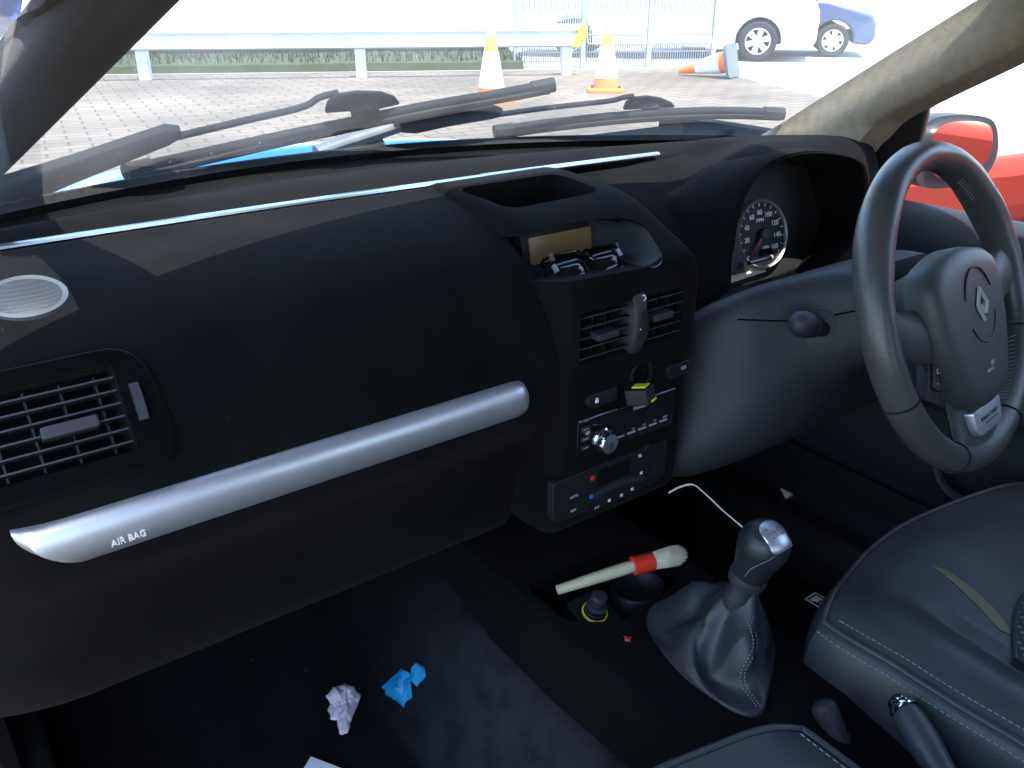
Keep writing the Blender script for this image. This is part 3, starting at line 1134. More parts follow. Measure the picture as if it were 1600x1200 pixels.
hi = rnd_poly([V((vx0 - .001, vy0 - .001)), V((vx1 + .001, vy0 - .001)), V((vx1 + .001, vy1 + .001)), V((vx0 - .001, vy1 + .001))], [.001, .004, .004, .001], 6)
rings = [[VF(p.x, p.y, -.02) for p in ho], [VF(p.x, p.y, .004) for p in ho], [VF(p.x * .97 + .03 * (vx0 + vx1) / 2, p.y * .97 + .03 * (vy0 + vy1) / 2, .0075) for p in ho],
         [VF(p.x, p.y, .006) for p in hi], [VF(p.x, p.y, -.045) for p in hi]]
vent = MB().loft(rings, caps=False).build('air_vent', MAT['flock_plain'], dash, sharp=50)
MB().grid([[VF(vx0 - .003, vy0 - .003, -.043), VF(vx1 + .003, vy0 - .003, -.043)], [VF(vx0 - .003, vy1 + .003, -.043), VF(vx1 + .003, vy1 + .003, -.043)]]).build('vent_back', MAT['void'], vent)


def slats(fr, x0, x1, y0, y1, n, par, mt, nv=5, thick=.0014, dep=.007, zf=.002, tilt=.15):
    for k in range(n):
        y_ = y0 + (y1 - y0) * (k + .5) / n
        MB().loft([[fr(x_, y_ + a_ * 1 + tilt * b_, zf + b_) for a_, b_ in ((-thick / 2, -dep), (-thick / 2, -.001), (0, 0), (thick / 2, -.001), (thick / 2, -dep))] for x_ in (x0, x1)]).build('slat', MAT['plastic_dark'], par)
        MB().box(fr, x0, x1, y_ - thick * .5, y_ + thick * .5, zf - .0005, zf + .0006).build('slat_edge', mt, par)
    m_ = MB()
    for k in range(nv):
        x_ = x0 + (x1 - x0) * (k + .5) / nv
        m_.box(fr, x_ - .0008, x_ + .0008, y0, y1, zf - dep - .016, zf - dep - .003)
    m_.build('guide_fins', MAT['plastic_dark'], par)


slats(VF, vx0, vx1, vy0 + .002, vy1 - .004, 6, vent, MAT['plastic'])
tx, ty = VF.px(110, 668, .008)
f_ = Fr(VF(tx, ty, .0), (1, 0, 0), VF.y)
MB().rbox(f_, -.020, .020, -.0048, .0048, -.004, .012, .0025).build('vent_tab', MAT['plastic'], vent, bevel=.0012)
tx, ty = VF.px(216, 628, .006)
f_ = Fr(VF(tx, ty, .002), VF.y, -VF.x)
wz = MB()
wz.loft([[f_(p.x * .98, p.y, (.011 - abs(p.x) ** 2 * 12) * hh) for p in [V((x_, s_ * .0035)) for s_, rg in ((-1, range(-9, 10)), (1, range(9, -10, -1))) for x_ in [k * .0017 for k in rg]]] for hh in (0, 1)])
wz.build('vent_wheel', MAT['plastic'], vent, sharp=50)
# dash speaker grille
c_, n_ = hit(FT, 42, 470)
sF = Fr(c_, (1, 0, 0), V((0, .8, .28)))
r1 = sF.px(112, 470)[0]
t1, b1 = sF.px(48, 437)[1], sF.px(48, 503)[1]
cy_ = (t1 + b1) / 2
rr = (t1 - b1) / 2
sF = Fr(sF(r1 - rr * 1.12, cy_, .001), sF.x, sF.y)
sx_ = 1.12
spk = MB().lathe([(rr * .86, .0035), (rr * .93, .006), (rr, .004), (rr, -.02)], sF, 48, sx=sx_).build('speaker_ring', MAT['ring_grey'], dash, sharp=40)
MB().lathe([(.0004, .0065), (rr * .3, .0063), (rr * .6, .0055), (rr * .87, .0036)], sF, 40, caps=True, sx=sx_).build('speaker_mesh', MAT['grille'], spk)

# silver trim strip with raised lettering
SY = .628
Lt, Lb, Rt, Rb_ = P(24, 842, 'y', SY), P(96, 905, 'y', SY), P(800, 596, 'y', SY), P(833, 640, 'y', SY)
zt, zb = (Lt.z + Rt.z) / 2, (Lb.z + Rb_.z) / 2
xl, xr = P(24, 842, 'y', SY).x - .002, P(832, 612, 'y', SY).x
NN = 64
rows = []
zc, hh = (zt + zb) / 2, (zt - zb) / 2
for k in range(15):
    q = math.pi * k / 14
    v_ = math.cos(q)                           # 1 at the top, -1 at the bottom
    z_ = zc + hh * v_
    x0 = xl + .040 * ((1 - v_) / 2) ** 2.2      # slanted, rounded left end
    x1 = xr - (.016 * (1 - math.sqrt(max(0, 1 - abs(v_) ** 3))))
    bul = .021 * math.sin(q) ** .62
    row = []
    for i in range(NN + 1):
        t = i / NN
        x = x0 + (x1 - x0) * t
        e = min(1, (1 - t) / .028)
        e2 = min(1, t / .012)
        row.append(V((x, SY + .014 - bul * (1 - (1 - e) ** 2.5) * (.35 + .65 * math.sqrt(e2)), z_)))
    rows.append(row)
rows = [[p + V((0, .03, 0)) for p in rows[0]]] + rows + [[p + V((0, .03, 0)) for p in rows[-1]]]
strip_o = MB().grid(rows).build('trim_strip', MAT['silver'], dash, sharp=60)
ST = bvh(strip_o)
ca, na = hit(ST, 166, 853)
cb, nb_ = hit(ST, 236, 829)
na = (na + nb_).normalized()
aF = Fr((ca + cb) / 2 + na * .0005, cb - ca, V((0, 0, 1)) - na * na.z)
text('lettering', 'AIR BAG', aF, .0098, MAT['white_print'], strip_o, .0003, sx=(cb - ca).length / .0470)

# chrome line along the top of the dashboard
def chrome(xa, xb, off):
    rows = []
    for k in range(41):
        x = xa + (xb - xa) * k / 40
        p = V((x, yc(x) + .004 + off, .976 - .010 * x))
        rows.append([p + V((0, -.006, .0012)), p + V((0, -.0055, .0034)), p + V((0, 0, .0048)), p + V((0, .004, .0040)), p + V((0, .005, -.003))])
    return MB().grid(rows).build('chrome_line', MAT['trim_chrome'], dash, sharp=60)


chrome(-.70, -.036, 0)
chrome(-.040, .262, .003)
# shelf between the chrome line and the glass
rows = []
for i in range(61):
    x = -.70 + 1.40 * i / 60
    a0 = V((x, yc(x) + .012, .972 - .010 * x))
    b0 = ws_base(x) + V((0, -.016, -.006))
    rows.append([a0 + V((0, -.004, -.012)), a0, a0.lerp(b0, .12) + V((0, 0, .007)), a0.lerp(b0, .3) + V((0, 0, .012)), a0.lerp(b0, .55) + V((0, 0, .006)), a0.lerp(b0, .8) + V((0, 0, -.004)), a0.lerp(b0, .95) + V((0, 0, -.002)), b0, b0 + V((0, .03, -.012)), b0 + V((0, .075, -.05))])
MB().grid([spl(r_, 4) for r_ in rows]).build('top_shelf', MAT['flock'], dash, sharp=70)

# ---- centre stack
SX0, SX1 = -.124, .070
PST = [(.925, .972), (.90, .979), (.865, .9825), (.82, .981), (.765, .977), (.725, .968), (.700, .958), (.682, .950), (.655, .938), (.637, .930), (.626, .919), (.621, .90),
       (.620, .865), (.622, .83), (.627, .795), (.629, .76), (.629, .70), (.631, .65), (.640, .622), (.70, .60), (.90, .60)]
base_pts = spl([V((0, y, z)) for y, z in PST], 3)
nrmls = []
for i, p in enumerate(base_pts):
    t = base_pts[min(i + 1, len(base_pts) - 1)] - base_pts[max(i - 1, 0)]
    nrmls.append(V((0, -t.z, t.y)).normalized() * -1)
cen = V((0, .78, .78))
nrmls = [n_ if n_.dot(p - cen) > 0 else -n_ for n_, p in zip(nrmls, base_pts)]
rings = []
for e, o_ in ((0, -.022), (.0008, -.012), (.003, -.006), (.007, -.0022), (.013, 0)):
    rings.append((SX0 + e, o_))
rings += [(SX0 + .013 + (SX1 - SX0 - .026) * k / 8, 0) for k in range(1, 8)]
for e, o_ in ((.013, 0), (.007, -.0022), (.003, -.006), (.0008, -.012), (0, -.022)):
    rings.append((SX1 - e, o_))
rg = []
for x, o_ in rings:
    rg.append([V((x, p.y, p.z)) + n_ * o_ for p, n_ in zip(base_pts, nrmls)])
stack = MB().loft(rg).build('centre_stack', MAT['flock'], dash, sharp=50)
# tray on top
tray = rnd_poly([V((-.114, .846)), V((.036, .846)), V((.036, .757)), V((-.106, .752))], .022, 6)
tc = cutter(MB().loft([[V((p.x, p.y, 1.02)) for p in tray], [V((p.x, p.y, .984)) for p in tray], [V((p.x * .95, .80 + (p.y - .80) * .95, .950)) for p in tray], [V((p.x * .93, .80 + (p.y - .80) * .9, .885)) for p in tray]]))
# display recess
dx0, dx1 = -.110, .045
OF = Fr((-.03, .667, .9435), (1, 0, 0), (0, .063, .027))
op = [V(OF.px(x, y)) for x, y in ((836, 368), (868, 353), (925, 343), (978, 341), (1008, 352), (1026, 378), (1038, 402), (1032, 415), (960, 428), (884, 440))]
op[0].x = op[9].x = -.110
op = rnd_poly(op, [.004, .012, .02, .02, .02, .02, .012, .012, .02, .004], 4)
oy0, oy1 = min(p.y for p in op), max(p.y for p in op)
bk = [V((min(.040, p.x), .800, .893 + (.952 - .893) * (p.y - oy0) / (oy1 - oy0))) for p in op]
dc = cutter(MB().loft([[OF(p.x, p.y, .03) for p in op], [OF(p.x, p.y, 0) for p in op], [OF(p.x, p.y, 0).lerp(q, .35) + V((0, 0, -.003)) for p, q in zip(op, bk)], bk]))
KF = Fr((0, .621, .866), (1, 0, 0), (0, .0, 1))       # local frame of the vent face, z to the cabin
kv0, kv1 = -.108, .041
kz0, kz1 = -.030, .029
vc = cutter(MB().prism(rnd_poly([V((kv0, kz0)), V((kv1, kz0)), V((kv1, kz1)), V((kv0, kz1))], .006), KF, -.05, .05))
hc_ = P(1000, 588, 'y', .627)
HF = Fr(hc_, (1, 0, 0), (0, 0, 1))
hl = cutter(MB().lathe([(.0135, .03), (.0135, -.05)], Fr(HF(0, 0), HF.x * 1, HF.y), 28, caps=True, sy=1.25))
cut(stack, [tc, dc, vc, hl])
# display screen
dF = Fr(P(886, 383, 'y', .775), (1, 0, 0), V((0, .25, 1)))
cr = [V(dF.px(x, y)) for x, y in ((826, 372), (926, 353), (928, 392), (850, 412))]
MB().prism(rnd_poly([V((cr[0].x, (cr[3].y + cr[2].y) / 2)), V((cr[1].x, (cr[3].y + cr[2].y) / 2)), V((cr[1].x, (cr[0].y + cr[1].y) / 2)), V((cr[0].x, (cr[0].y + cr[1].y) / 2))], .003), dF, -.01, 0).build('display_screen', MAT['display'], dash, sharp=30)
MB().prism(rnd_poly([V((cr[0].x - .01, cr[2].y - .022)), V((cr[1].x + .006, cr[2].y - .022)), V((cr[1].x + .006, cr[1].y + .012)), V((cr[0].x - .01, cr[1].y + .012))], .003), dF, -.014, -.003).build('display_surround', MAT['plastic_dark'], dash)
ri = [p for p in op if p.x > .012]
wl = MB().grid([[OF(p.x - .001, p.y - .0005, -.001) for p in ri], [OF(p.x - .001, p.y - .0005, 0).lerp(V((min(.039, p.x), .799, .894 + .057 * (p.y - oy0) / (oy1 - oy0))), .9) for p in ri]])
wl.build('recess_wall', MAT['plastic'], dash)
# centre vents
cv = MB().grid([[KF(kv0 - .002, kz0 - .002, -.045), KF(kv1 + .002, kz0 - .002, -.045)], [KF(kv0 - .002, kz1 + .002, -.045), KF(kv1 + .002, kz1 + .002, -.045)]]).build('air_vent', MAT['void'], dash)
dvx = KF.px(996, 500)[0]
slats(KF, kv0, dvx - .009, kz0 + .001, kz1 - .001, 5, cv, MAT['plastic'], 4, zf=-.002)
slats(KF, dvx + .010, kv1, kz0 + .001, kz1 - .001, 5, cv, MAT['plastic'], 3, zf=-.002)
m = MB()
rows = []
for k in range(13):
    y_ = kz0 - .003 + (kz1 - kz0 + .008) * k / 12
    bu = .008 * math.sin(math.pi * k / 12) ** .6
    rows.append([KF(dvx - .0095, y_, -.02), KF(dvx - .0095, y_, bu * .7 - .001), KF(dvx - .006, y_, bu), KF(dvx + .006, y_, bu), KF(dvx + .0095, y_, bu * .7 - .001), KF(dvx + .0095, y_, -.02)])
dv = m.loft(rows).build('vent_divider', MAT['plastic'], cv, sharp=50)
f_ = Fr(KF(dvx + .0008, 0, .0), KF.y, -KF.x)
MB().loft([[f_(k * .0016, s_ * .003, (.0135 - (k * .0016) ** 2 * 10) * hq) for s_, rg_ in ((-1, range(-10, 11)), (1, range(10, -11, -1))) for k in rg_] for hq in (0, 1)]).build('vent_wheel', MAT['plastic_dark'], cv, sharp=50)
for py_, an in ((468, 0), (520, 1)):
    x_, y_ = KF.px(996, py_, .008)
    m = MB()
    m.tube([KF(dvx - .003, y_ + .003, .0085), KF(dvx, y_ + .003, .0087), KF(dvx + .002, y_ - .001, .0087), KF(dvx - .001, y_ - .003, .0085)], .0006, 5)
    m.build('vent_symbol', MAT['white_print'], cv)
for px_, py_ in ((950, 524), (1036, 494)):
    x_, y_ = KF.px(px_, py_, .008)
    MB().rbox(Fr(KF(x_, y_), KF.x, KF.y), -.0145, .0145, -.0038, .0038, -.004, .010, .002).build('vent_tab', MAT['plastic'], cv, bevel=.001)

# button panel
pF = Fr((-.02, .6255, .80), (1, 0, 0), (0, .02, 1))
def on(px_, py_, off=0):
    return pF.px(px_, py_, off)
x_, y_ = on(940, 620)
pa = rnd_poly([V((SX0 + .012, -.030)), V((SX1 - .004, -.030)), V((SX1 - .004, .030)), V((SX0 + .012, .030))], .003)
for px_, py_, w_, sym in ((939, 620, .042, 'lock'), (1057, 576, .034, 'heat')):
    x_, y_ = on(px_, py_)
    f_ = Fr(pF(x_, y_, 0), pF.x, pF.y)
    b_ = MB().rbox(f_, -w_ / 2, w_ / 2, -.0065, .0065, -.006, .0035, .005 if sym == 'lock' else .002).build('switch', MAT['panel'], dash, bevel=.0008)
    for s_ in (-1, 1):
        MB().box(f_, -w_ / 2 + .004, w_ / 2, s_ * .0072 - .0004, s_ * .0072 + .0004, .001, .004).build('switch_edge', MAT['plastic'], b_)
    if sym == 'lock':
        q = Fr(f_(-.009, -.0006, .0036), f_.x, f_.y)
        MB().box(q, -.0022, .0022, -.0026, .0010, 0, .0004).tube([q(-.0014, .001, .0003), q(-.0012, .0030, .0003), q(.0012, .0030, .0003), q(.0014, .001, .0003)], .0004, 5).build('lock_symbol', MAT['white_print'], b_)
    else:
        q = Fr(f_(.008, .0010, .0036), f_.x, f_.y)
        mm = MB()
        for yy_ in (-.0022, -.0007, .0008):
            mm.box(q, -.003, .003, yy_, yy_ + .0007, 0, .0003)
        mm.box(q, -.0036, -.0030, -.0026, .0022, 0, .0003).box(q, .0030, .0036, -.0026, .0022, 0, .0003)
        mm.build('heater_symbol', MAT['grey_print'], b_)
MB().lathe([(.0175, -.002), (.0170, .0025), (.0145, .0028), (.0135, -.005), (.0130, -.045), (.0005, -.046)], HF, 32, sy=1.25).build('socket_bore', MAT['plastic_dark'], dash, sharp=40)

# climate control panel
cl = Fr((-.02, .6285, .672), (1, 0, 0), (0, 0, 1))
cp = [V(cl.px(x, y)) for x, y in ((893, 752), (1052, 692), (1062, 730), (1020, 762), (890, 822), (882, 800))]
cpo = rnd_poly([V((SX0 + .012, -.026)), V((-.02, -.032)), V((SX1 - .008, -.026)), V((SX1 - .006, .028)), V((SX0 + .010, .028))], .008)
clim = MB().prism(cpo, cl, -.01, .0012).build('climate_panel', MAT['panel'], dash, bevel=.001)
def clp(px_, py_, off=.0015):
    x, y = cl.px(px_, py_, off)
    return Fr(cl(x, y, off), cl.x, cl.y)
f_ = clp(960, 738)
MB().rbox(f_, -.026, .024, -.010, .010, -.003, .0004, .003).build('climate_display', MAT['gloss_black'], clim)
rows = [[clp(930 + 76 * k / 10, 775 - 30 * k / 10 - 6 * math.sin(math.pi * k / 10))(0, yy_, zz_) for yy_, zz_ in ((-.004, -.002), (-.004, .001), (.003, .002), (.004, -.002))] for k in range(11)]
MB().loft(rows).build('climate_rocker', MAT['plastic'], clim)
for px_, py_, mm_ in ((926, 747, 'red_dot'), (924, 776, 'blue_dot')):
    MB().lathe([(.0030, -.001), (.0030, .0006), (.0004, .0008)], clp(px_, py_), 14).build('temperature_button', MAT[mm_], clim)
for px_, py_ in ((1000, 712), (1002, 739), (988, 764), (971, 774), (952, 782)):
    f_ = clp(px_, py_)
    mm = MB()
    for k in range(4):
        q = k * math.pi / 2 + .6
        mm.tube([f_(0, 0), f_(.0022 * math.cos(q), .0022 * math.sin(q)), f_(.0022 * math.cos(q + .7), .0022 * math.sin(q + .7))], .00035, 4)
    mm.build('button_symbol', MAT['white_print'], clim)
text('lettering', 'AC', clp(933, 793), .0052, MAT['grey_print'], clim)
text('lettering', 'AUTO', clp(897, 776), .0042, MAT['grey_print'], clim)
text('lettering', 'OFF', clp(896, 798), .0045, MAT['grey_print'], clim)
for px_, py_ in ((1024, 735), (1012, 700)):
    MB().lathe([(.006, -.001), (.006, .001), (.005, .0014), (.0004, .0014)], clp(px_, py_), 20).build('fan_button', MAT['plastic_dark'], clim, sharp=40)

# ---- instrument hood and right hand side of the dashboard
def PX(l):
    return [P(x, y, 'y', v) for x, y, v in l]


lip = PX([(1140, 447, .665), (1141, 400, .685), (1149, 343, .70), (1167, 294, .712), (1200, 259, .722), (1250, 241, .725), (1305, 242, .722), (1342, 256, .713), (1351, 300, .70), (1340, 365, .688), (1300, 418, .672)])
crest = PX([(1112, 470, .675), (1110, 400, .712), (1118, 330, .745), (1140, 275, .772), (1182, 226, .785), (1255, 216, .79), (1318, 213, .785), (1358, 227, .765), (1370, 285, .738), (1363, 350, .715), (1335, 412, .69)])
row2 = PX([(1088, 480, .685), (1072, 400, .735), (1062, 338, .785), (1062, 286, .835), (1100, 243, .875)]) + [V(p) for p in ((.375, .895, .985), (.47, .89, .980), (.55, .865, .965), (.585, .83, .925), (.595, .80, .875), (.58, .77, .81))]
row3 = PX([(1066, 490, .70), (1035, 400, .755), (1005, 335, .80), (965, 290, .855), (1010, 253, .895)]) + [V(p) for p in ((.365, 1.0, .958), (.47, .985, .952), (.56, .95, .944), (.63, .90, .90), (.64, .86, .86), (.63, .82, .80))]
row4 = PX([(1060, 520, .72), (1015, 410, .775), (975, 340, .82), (915, 292, .87), (985, 258, .905)]) + [V(p) for p in ((.36, 1.03, .935), (.47, 1.02, .93), (.57, .98, .92), (.66, .93, .88), (.67, .88, .84), (.66, .84, .78))]
inn = [P(1190, 370, 'y', .80)] * 0
cA = V((.36, .86, .885))
drop_ = [-.03, -.012, 0, 0, 0, 0, 0, 0, -.005, -.03, -.06]
out_ = [-.02, -.015, -.008, 0, 0, 0, 0, .008, .02, .05, .06]
inner1 = [V((p.x + o_ * .5, p.y + .03, p.z + d_ * .5)) for p, d_, o_ in zip(lip, drop_, out_)]
inner2 = [V((p.x + o_, .825, p.z + d_ - (.02 if 2 < k < 8 else 0))) for k, (p, d_, o_) in enumerate(zip(lip, drop_, out_))]
edge = [l_.lerp(c_, .25) + V((0, -.004, 0)) for l_, c_ in zip(lip, crest)]
rows = [spl(r_, 5) for r_ in (inner2, inner1, lip, edge, crest, row2, row3, row4)]
cols = [spl(list(c_), 4) for c_ in zip(*rows)]
hood = MB().grid(cols).build('instrument_hood', MAT['flock'], dash, solid=.003, soff=-1, sharp=70)

# instrument cluster
IF = Fr((.345, .790, .865), V((1, -.06, 0)), V((0, .30, 1)))
ctr = V(IF.px(1190, 366))
MB().prism(rnd_poly([V((ctr.x - .13, -.075)), V((ctr.x + .20, -.075)), V((ctr.x + .20, .09)), V((ctr.x - .13, .09))], .02), IF, -.02, -.006).build('instrument_panel', MAT['cluster_plain'], dash)
top_, bot_, lf_, rt_ = [V(IF.px(x, y)) for x, y in ((1180, 310), (1203, 422), (1154, 345), (1231, 385))]
rad = ((top_ - bot_).length / 2 + (rt_.x - lf_.x) / 2) / 2
DF = Fr(IF(ctr.x, ctr.y, 0), IF.x, IF.y)
dial = MB().lathe([(.0005, 0), (rad * .93, 0)], DF, 64, caps=True).build('speedometer', MAT['dial_face'], dash)
MB().lathe([(rad * .92, -.004), (rad * .92, .003), (rad * .97, .005), (rad, .003), (rad, -.006)], DF, 64).build('dial_ring', MAT['dial_ring'], dial, sharp=40)
A0, A1 = R(222), R(-42)
for k in range(9):
    q = A0 + (A1 - A0) * (k * 20) / 160
    if k:
        text('numeral', str(k * 20), Fr(DF(rad * .62 * math.cos(q), rad * .62 * math.sin(q), .0006), DF.x, DF.y), rad * .20, MAT['white_print'], dial, .0002)
mm = MB()
for k in range(17):
    q = A0 + (A1 - A0) * k / 16
    f_ = Fr(DF(0, 0, .0004), V(DF.x) * math.cos(q) + V(DF.y) * math.sin(q), -V(DF.x) * math.sin(q) + V(DF.y) * math.cos(q))
    mm.box(f_, rad * .80, rad * .89, -.0005, .0005, 0, .0004)
mm.build('dial_ticks', MAT['white_print'], dial)
text('lettering', 'MPH', Fr(DF(-rad * .02, rad * .40, .0006), DF.x, DF.y), rad * .15, MAT['white_print'], dial, .0002)
text('lettering', 'miles', Fr(DF(rad * .12, -rad * .38, .0006), DF.x, DF.y), rad * .13, MAT['white_print'], dial, .0002)
MB().rbox(Fr(DF(rad * .1, -rad * .56, 0), DF.x, DF.y), -rad * .28, rad * .28, -rad * .12, rad * .12, 0, .0006).build('odometer', MAT['gloss_black'], dial)
q = A0
MB().prism([(rad * .78 * math.cos(q), rad * .78 * math.sin(q)), (.0022 * math.sin(q) * 1, -.0022 * math.cos(q)), (-.0022 * math.sin(q), .0022 * math.cos(q))], DF, .004, .006).build('needle', MAT['needle_red'], dial)
MB().lathe([(.0085, .001), (.0085, .007), (.007, .009), (.0005, .009)], DF, 24).build('needle_hub', MAT['plastic_dark'], dial)
rs = [(1184, 408), (1236, 386)]
p0_, p1_ = P(1170, 411, 'y', .765), P(1205, 402, 'y', .765)
MB().tube([p0_, p1_], .0032, 10).build('reset_stem', MAT['gloss_black'], dial)
MB().ball(p1_, .0035, 8).build('reset_tip', MAT['grey_print'], dial)
# cream surround with the little warning light window left of the dial
w_ = [V(IF.px(x, y)) for x, y in ((1139, 440), (1198, 421), (1175, 410), (1152, 370), (1146, 350), (1146, 400))]
MB().prism([V(IF.px(x, y)) for x, y in ((1120, 450), (1198, 424), (1190, 408), (1160, 385), (1152, 348), (1140, 350), (1120, 400))], IF, -.005, -.0018).build('cream_surround', MAT['cream'], dash)
lw_ = MB().prism([V(IF.px(x, y)) for x, y in ((1118, 436), (1168, 424), (1148, 362), (1143, 360), (1118, 380))], IF, -.004, .0035).build('warning_light_window', MAT['plastic_dark'], dash, bevel=.0008)
x_, y_ = IF.px(1143, 388, .004)
aq = Fr(IF(x_, y_, .004), IF.x, IF.y)
MB().prism([(-.004, 0), (0, .004), (0, .0015), (.004, .0015), (.004, -.0015), (0, -.0015), (0, -.004)], aq, 0, .0004).build('arrow_symbol', MAT['white_print'], lw_)

# lower dash on the driver side and steering column shroud
rows = []
for k in range(15):
    x = .05 + .60 * k / 14
    rows.append(spl([V((x, .78, .80)), V((x, .735, .79)), V((x, .705, .77)), V((x, .69, .74)), V((x, .695, .70)), V((x, .73, .655)), V((x, .80, .63)), V((x, .95, .62))], 4))
MB().grid(rows).build('knee_panel', MAT['plastic_dark'], dash, sharp=60)
rings = []
for y_, x0, x1, z0, z1, r_ in ((.76, .085, .53, .60, .79, .03), (.70, .095, .515, .612, .812, .03), (.655, .105, .50, .635, .842, .035), (.61, .130, .475, .668, .868, .04), (.575, .17, .44, .715, .882, .042), (.54, .205, .415, .765, .893, .04), (.505, .225, .395, .782, .900, .035)):
    fl_ = max(0, min(.05, (y_ - .565) * .26))
    po = rnd_poly([V((x0 - fl_, z0)), V((x1 + fl_, z0)), V((x1 - .01, z1)), V((x0 + .012, z1))], [r_ * 1.8, r_ * 1.8, r_, r_], 6)
    rings.append([V((p.x, y_ + (p.y - .8) * .25, p.y)) for p in po])
cols = [spl([r_[j] for r_ in rings], 4) for j in range(len(rings[0]))]
rings2 = [[c_[i] for c_ in cols] for i in range(len(cols[0]))]
shroud = MB().loft(rings2).build('column_shroud', MAT['shroud'], dash, sharp=50)
HB = bvh(shroud)
try:
    pts = []
    for k in range(24):
        p_, q_ = hit(HB, 1152 + 92 * k / 23, 499 + 2.5 * math.sin(k / 12))
        pts.append(p_ + q_ * .0003)
    MB().tube(pts, .0011, 5).build('shroud_seam', MAT['void'], shroud)
    pts = [sum([a_ for a_ in (hit(HB, 1304 + 36 * k / 9, 492 - 7 * k / 9)[0],)], V()) for k in range(10)]
    MB().tube(pts, .0011, 5).build('shroud_seam', MAT['void'], shroud)
except ValueError:
    print('seam miss')
c_, n_ = hit(HB, 1284, 514)
sF2 = Fr(c_, V((.85, -.5, 0)), V((0, .1, 1)))
n2 = n_
sF2 = Fr(c_, V((n2.y * -1, n2.x, 0)) if n2.x < 0 else V((1, 0, 0)), V((0, 0, 1)) - n2 * n2.z)
if sF2.z.dot(ray(1284, 514)) > 0:
    sF2 = Fr(c_, -sF2.x, sF2.y)
so_ = rnd_poly([V(sF2.px(x, y)) for x, y in ((1258, 540), (1302, 536), (1307, 505), (1300, 484), (1270, 484))], .008)
MB().loft([[sF2(p.x, p.y, .0005) for p in so_], [sF2(p.x * .98, p.y * .98, .0016) for p in so_]]).build('stalk_boot', MAT['plastic_dark'], shroud)
e_ = P(1257, 506, 'z', c_.z + .012)
tip = c_ + (CAM - c_).normalized() * .050 + RT * -.024 + UP * .006
d_ = (tip - c_)
lF = Fr(c_, d_.cross(V((0, 0, 1))), V((0, 0, 1)) - d_ * (d_.z / d_.length_squared))
if lF.z.dot(d_) < 0:
    lF = Fr(c_, -lF.x, lF.y)
LN = d_.length
stalk = MB().lathe([(.009, -.005), (.010, LN * .3), (.0128, LN * .42), (.0134, LN * .60), (.0126, LN * .61), (.0126, LN * .64), (.0148, LN * .68), (.0155, LN * .88), (.0140, LN * 1.04), (.0095, LN * 1.15), (.004, LN * 1.20), (.0004, LN * 1.21)], lF, 28).build('stalk', MAT['plastic'], shroud, sharp=40)
text('lettering', 'OO', Fr(lF(0, 0, LN * .5) + (sF2.z * .0125), sF2.x, sF2.y), .006, MAT['grey_print'], stalk)

# ================================================================== CAR RADIO
radF = Fr(P(985, 672, 'y', .624), (1, 0, 0), (0, .01, 1))
rq = [V(radF.px(x, y)) for x, y in ((905, 660), (1078, 598), (1072, 650), (900, 720))]
rx0, rx1 = min(rq[0].x, rq[3].x) , SX1 - .003
ry1, ry0 = (rq[0].y + rq[1].y) / 2, (rq[2].y + rq[3].y) / 2
rad_t = thing('car_radio', 'black car radio with bright round knob and chrome top edge in the centre stack', 'car radio', radF((rx0 + rx1) / 2, ry0))
face = MB().rbox(radF, rx0, rx1, ry0, ry1, -.03, .002, .002).build('faceplate', MAT['gloss_black'], rad_t, bevel=.0008)
kx, ky = radF.px(947, 690, .012)
c0 = radF.px(1000, 0)[0]
for xa, xb in ((rx0 + .001, radF.px(962, 640)[0]), (radF.px(1012, 620)[0], rx1)):
    MB().box(radF, xa, xb, ry1 + .0003, ry1 + .0028, -.005, .0035).build('chrome_edge', MAT['trim_chrome'], rad_t, bevel=.0006)
knF = Fr(radF(kx, ky, .002), radF.x, radF.y)
kn = MB().lathe([(.0145, -.002), (.0145, .006), (.0128, .0075), (.0120, .016), (.0112, .0175), (.0004, .0170)], knF, 48).build('volume_knob', MAT['chrome'], rad_t, sharp=30)
MB().lathe([(.0165, -.002), (.0162, .003), (.0147, .0035)], knF, 40).build('knob_ring', MAT['gloss_black'], rad_t, sharp=40)
MB().rbox(radF, radF.px(975, 655)[0], rx1 - .008, ry0 + .017, ry1 - .012, 0, .0026, .001).build('radio_display', MAT['display'] if False else MAT['gloss_black'], rad_t)
bx0 = kx + .024
n_b = 5
for k in range(n_b):
    xx = bx0 + (rx1 - .006 - bx0) * k / n_b
    MB().rbox(radF, xx, xx + (rx1 - bx0) / n_b - .006, ry0 + .0085, ry0 + .0105, 0, .0028, .0006).build('preset_button', MAT['grey_print'], rad_t)
    if k:
        text('numeral', '%d %d' % (k * 2 - 1, k * 2) if k < 4 else 'DISP', Fr(radF(xx + .009, ry0 + .0135, .0022), radF.x, radF.y), .0036, MAT['grey_print'], rad_t, .0002)
for yy in (ry1 - .010, ry1 - .022, ry0 + .012):
    MB().rbox(radF, rx0 + .004, kx - .015, yy - .0035, yy + .0035, 0, .003, .001).build('side_button', MAT['panel'], rad_t, bevel=.0005)
    MB().box(radF, rx0 + .007, kx - .018, yy - .0004, yy + .0004, .003, .0033).build('button_mark', MAT['grey_print'], rad_t)
px_, py_ = radF.px(1000, 641, .002)
text('lettering', 'Pioneer', Fr(radF(px_, ry1 - .0065, .0022), radF.x, radF.y), .0068, MAT['grey_print'], rad_t, .0002)

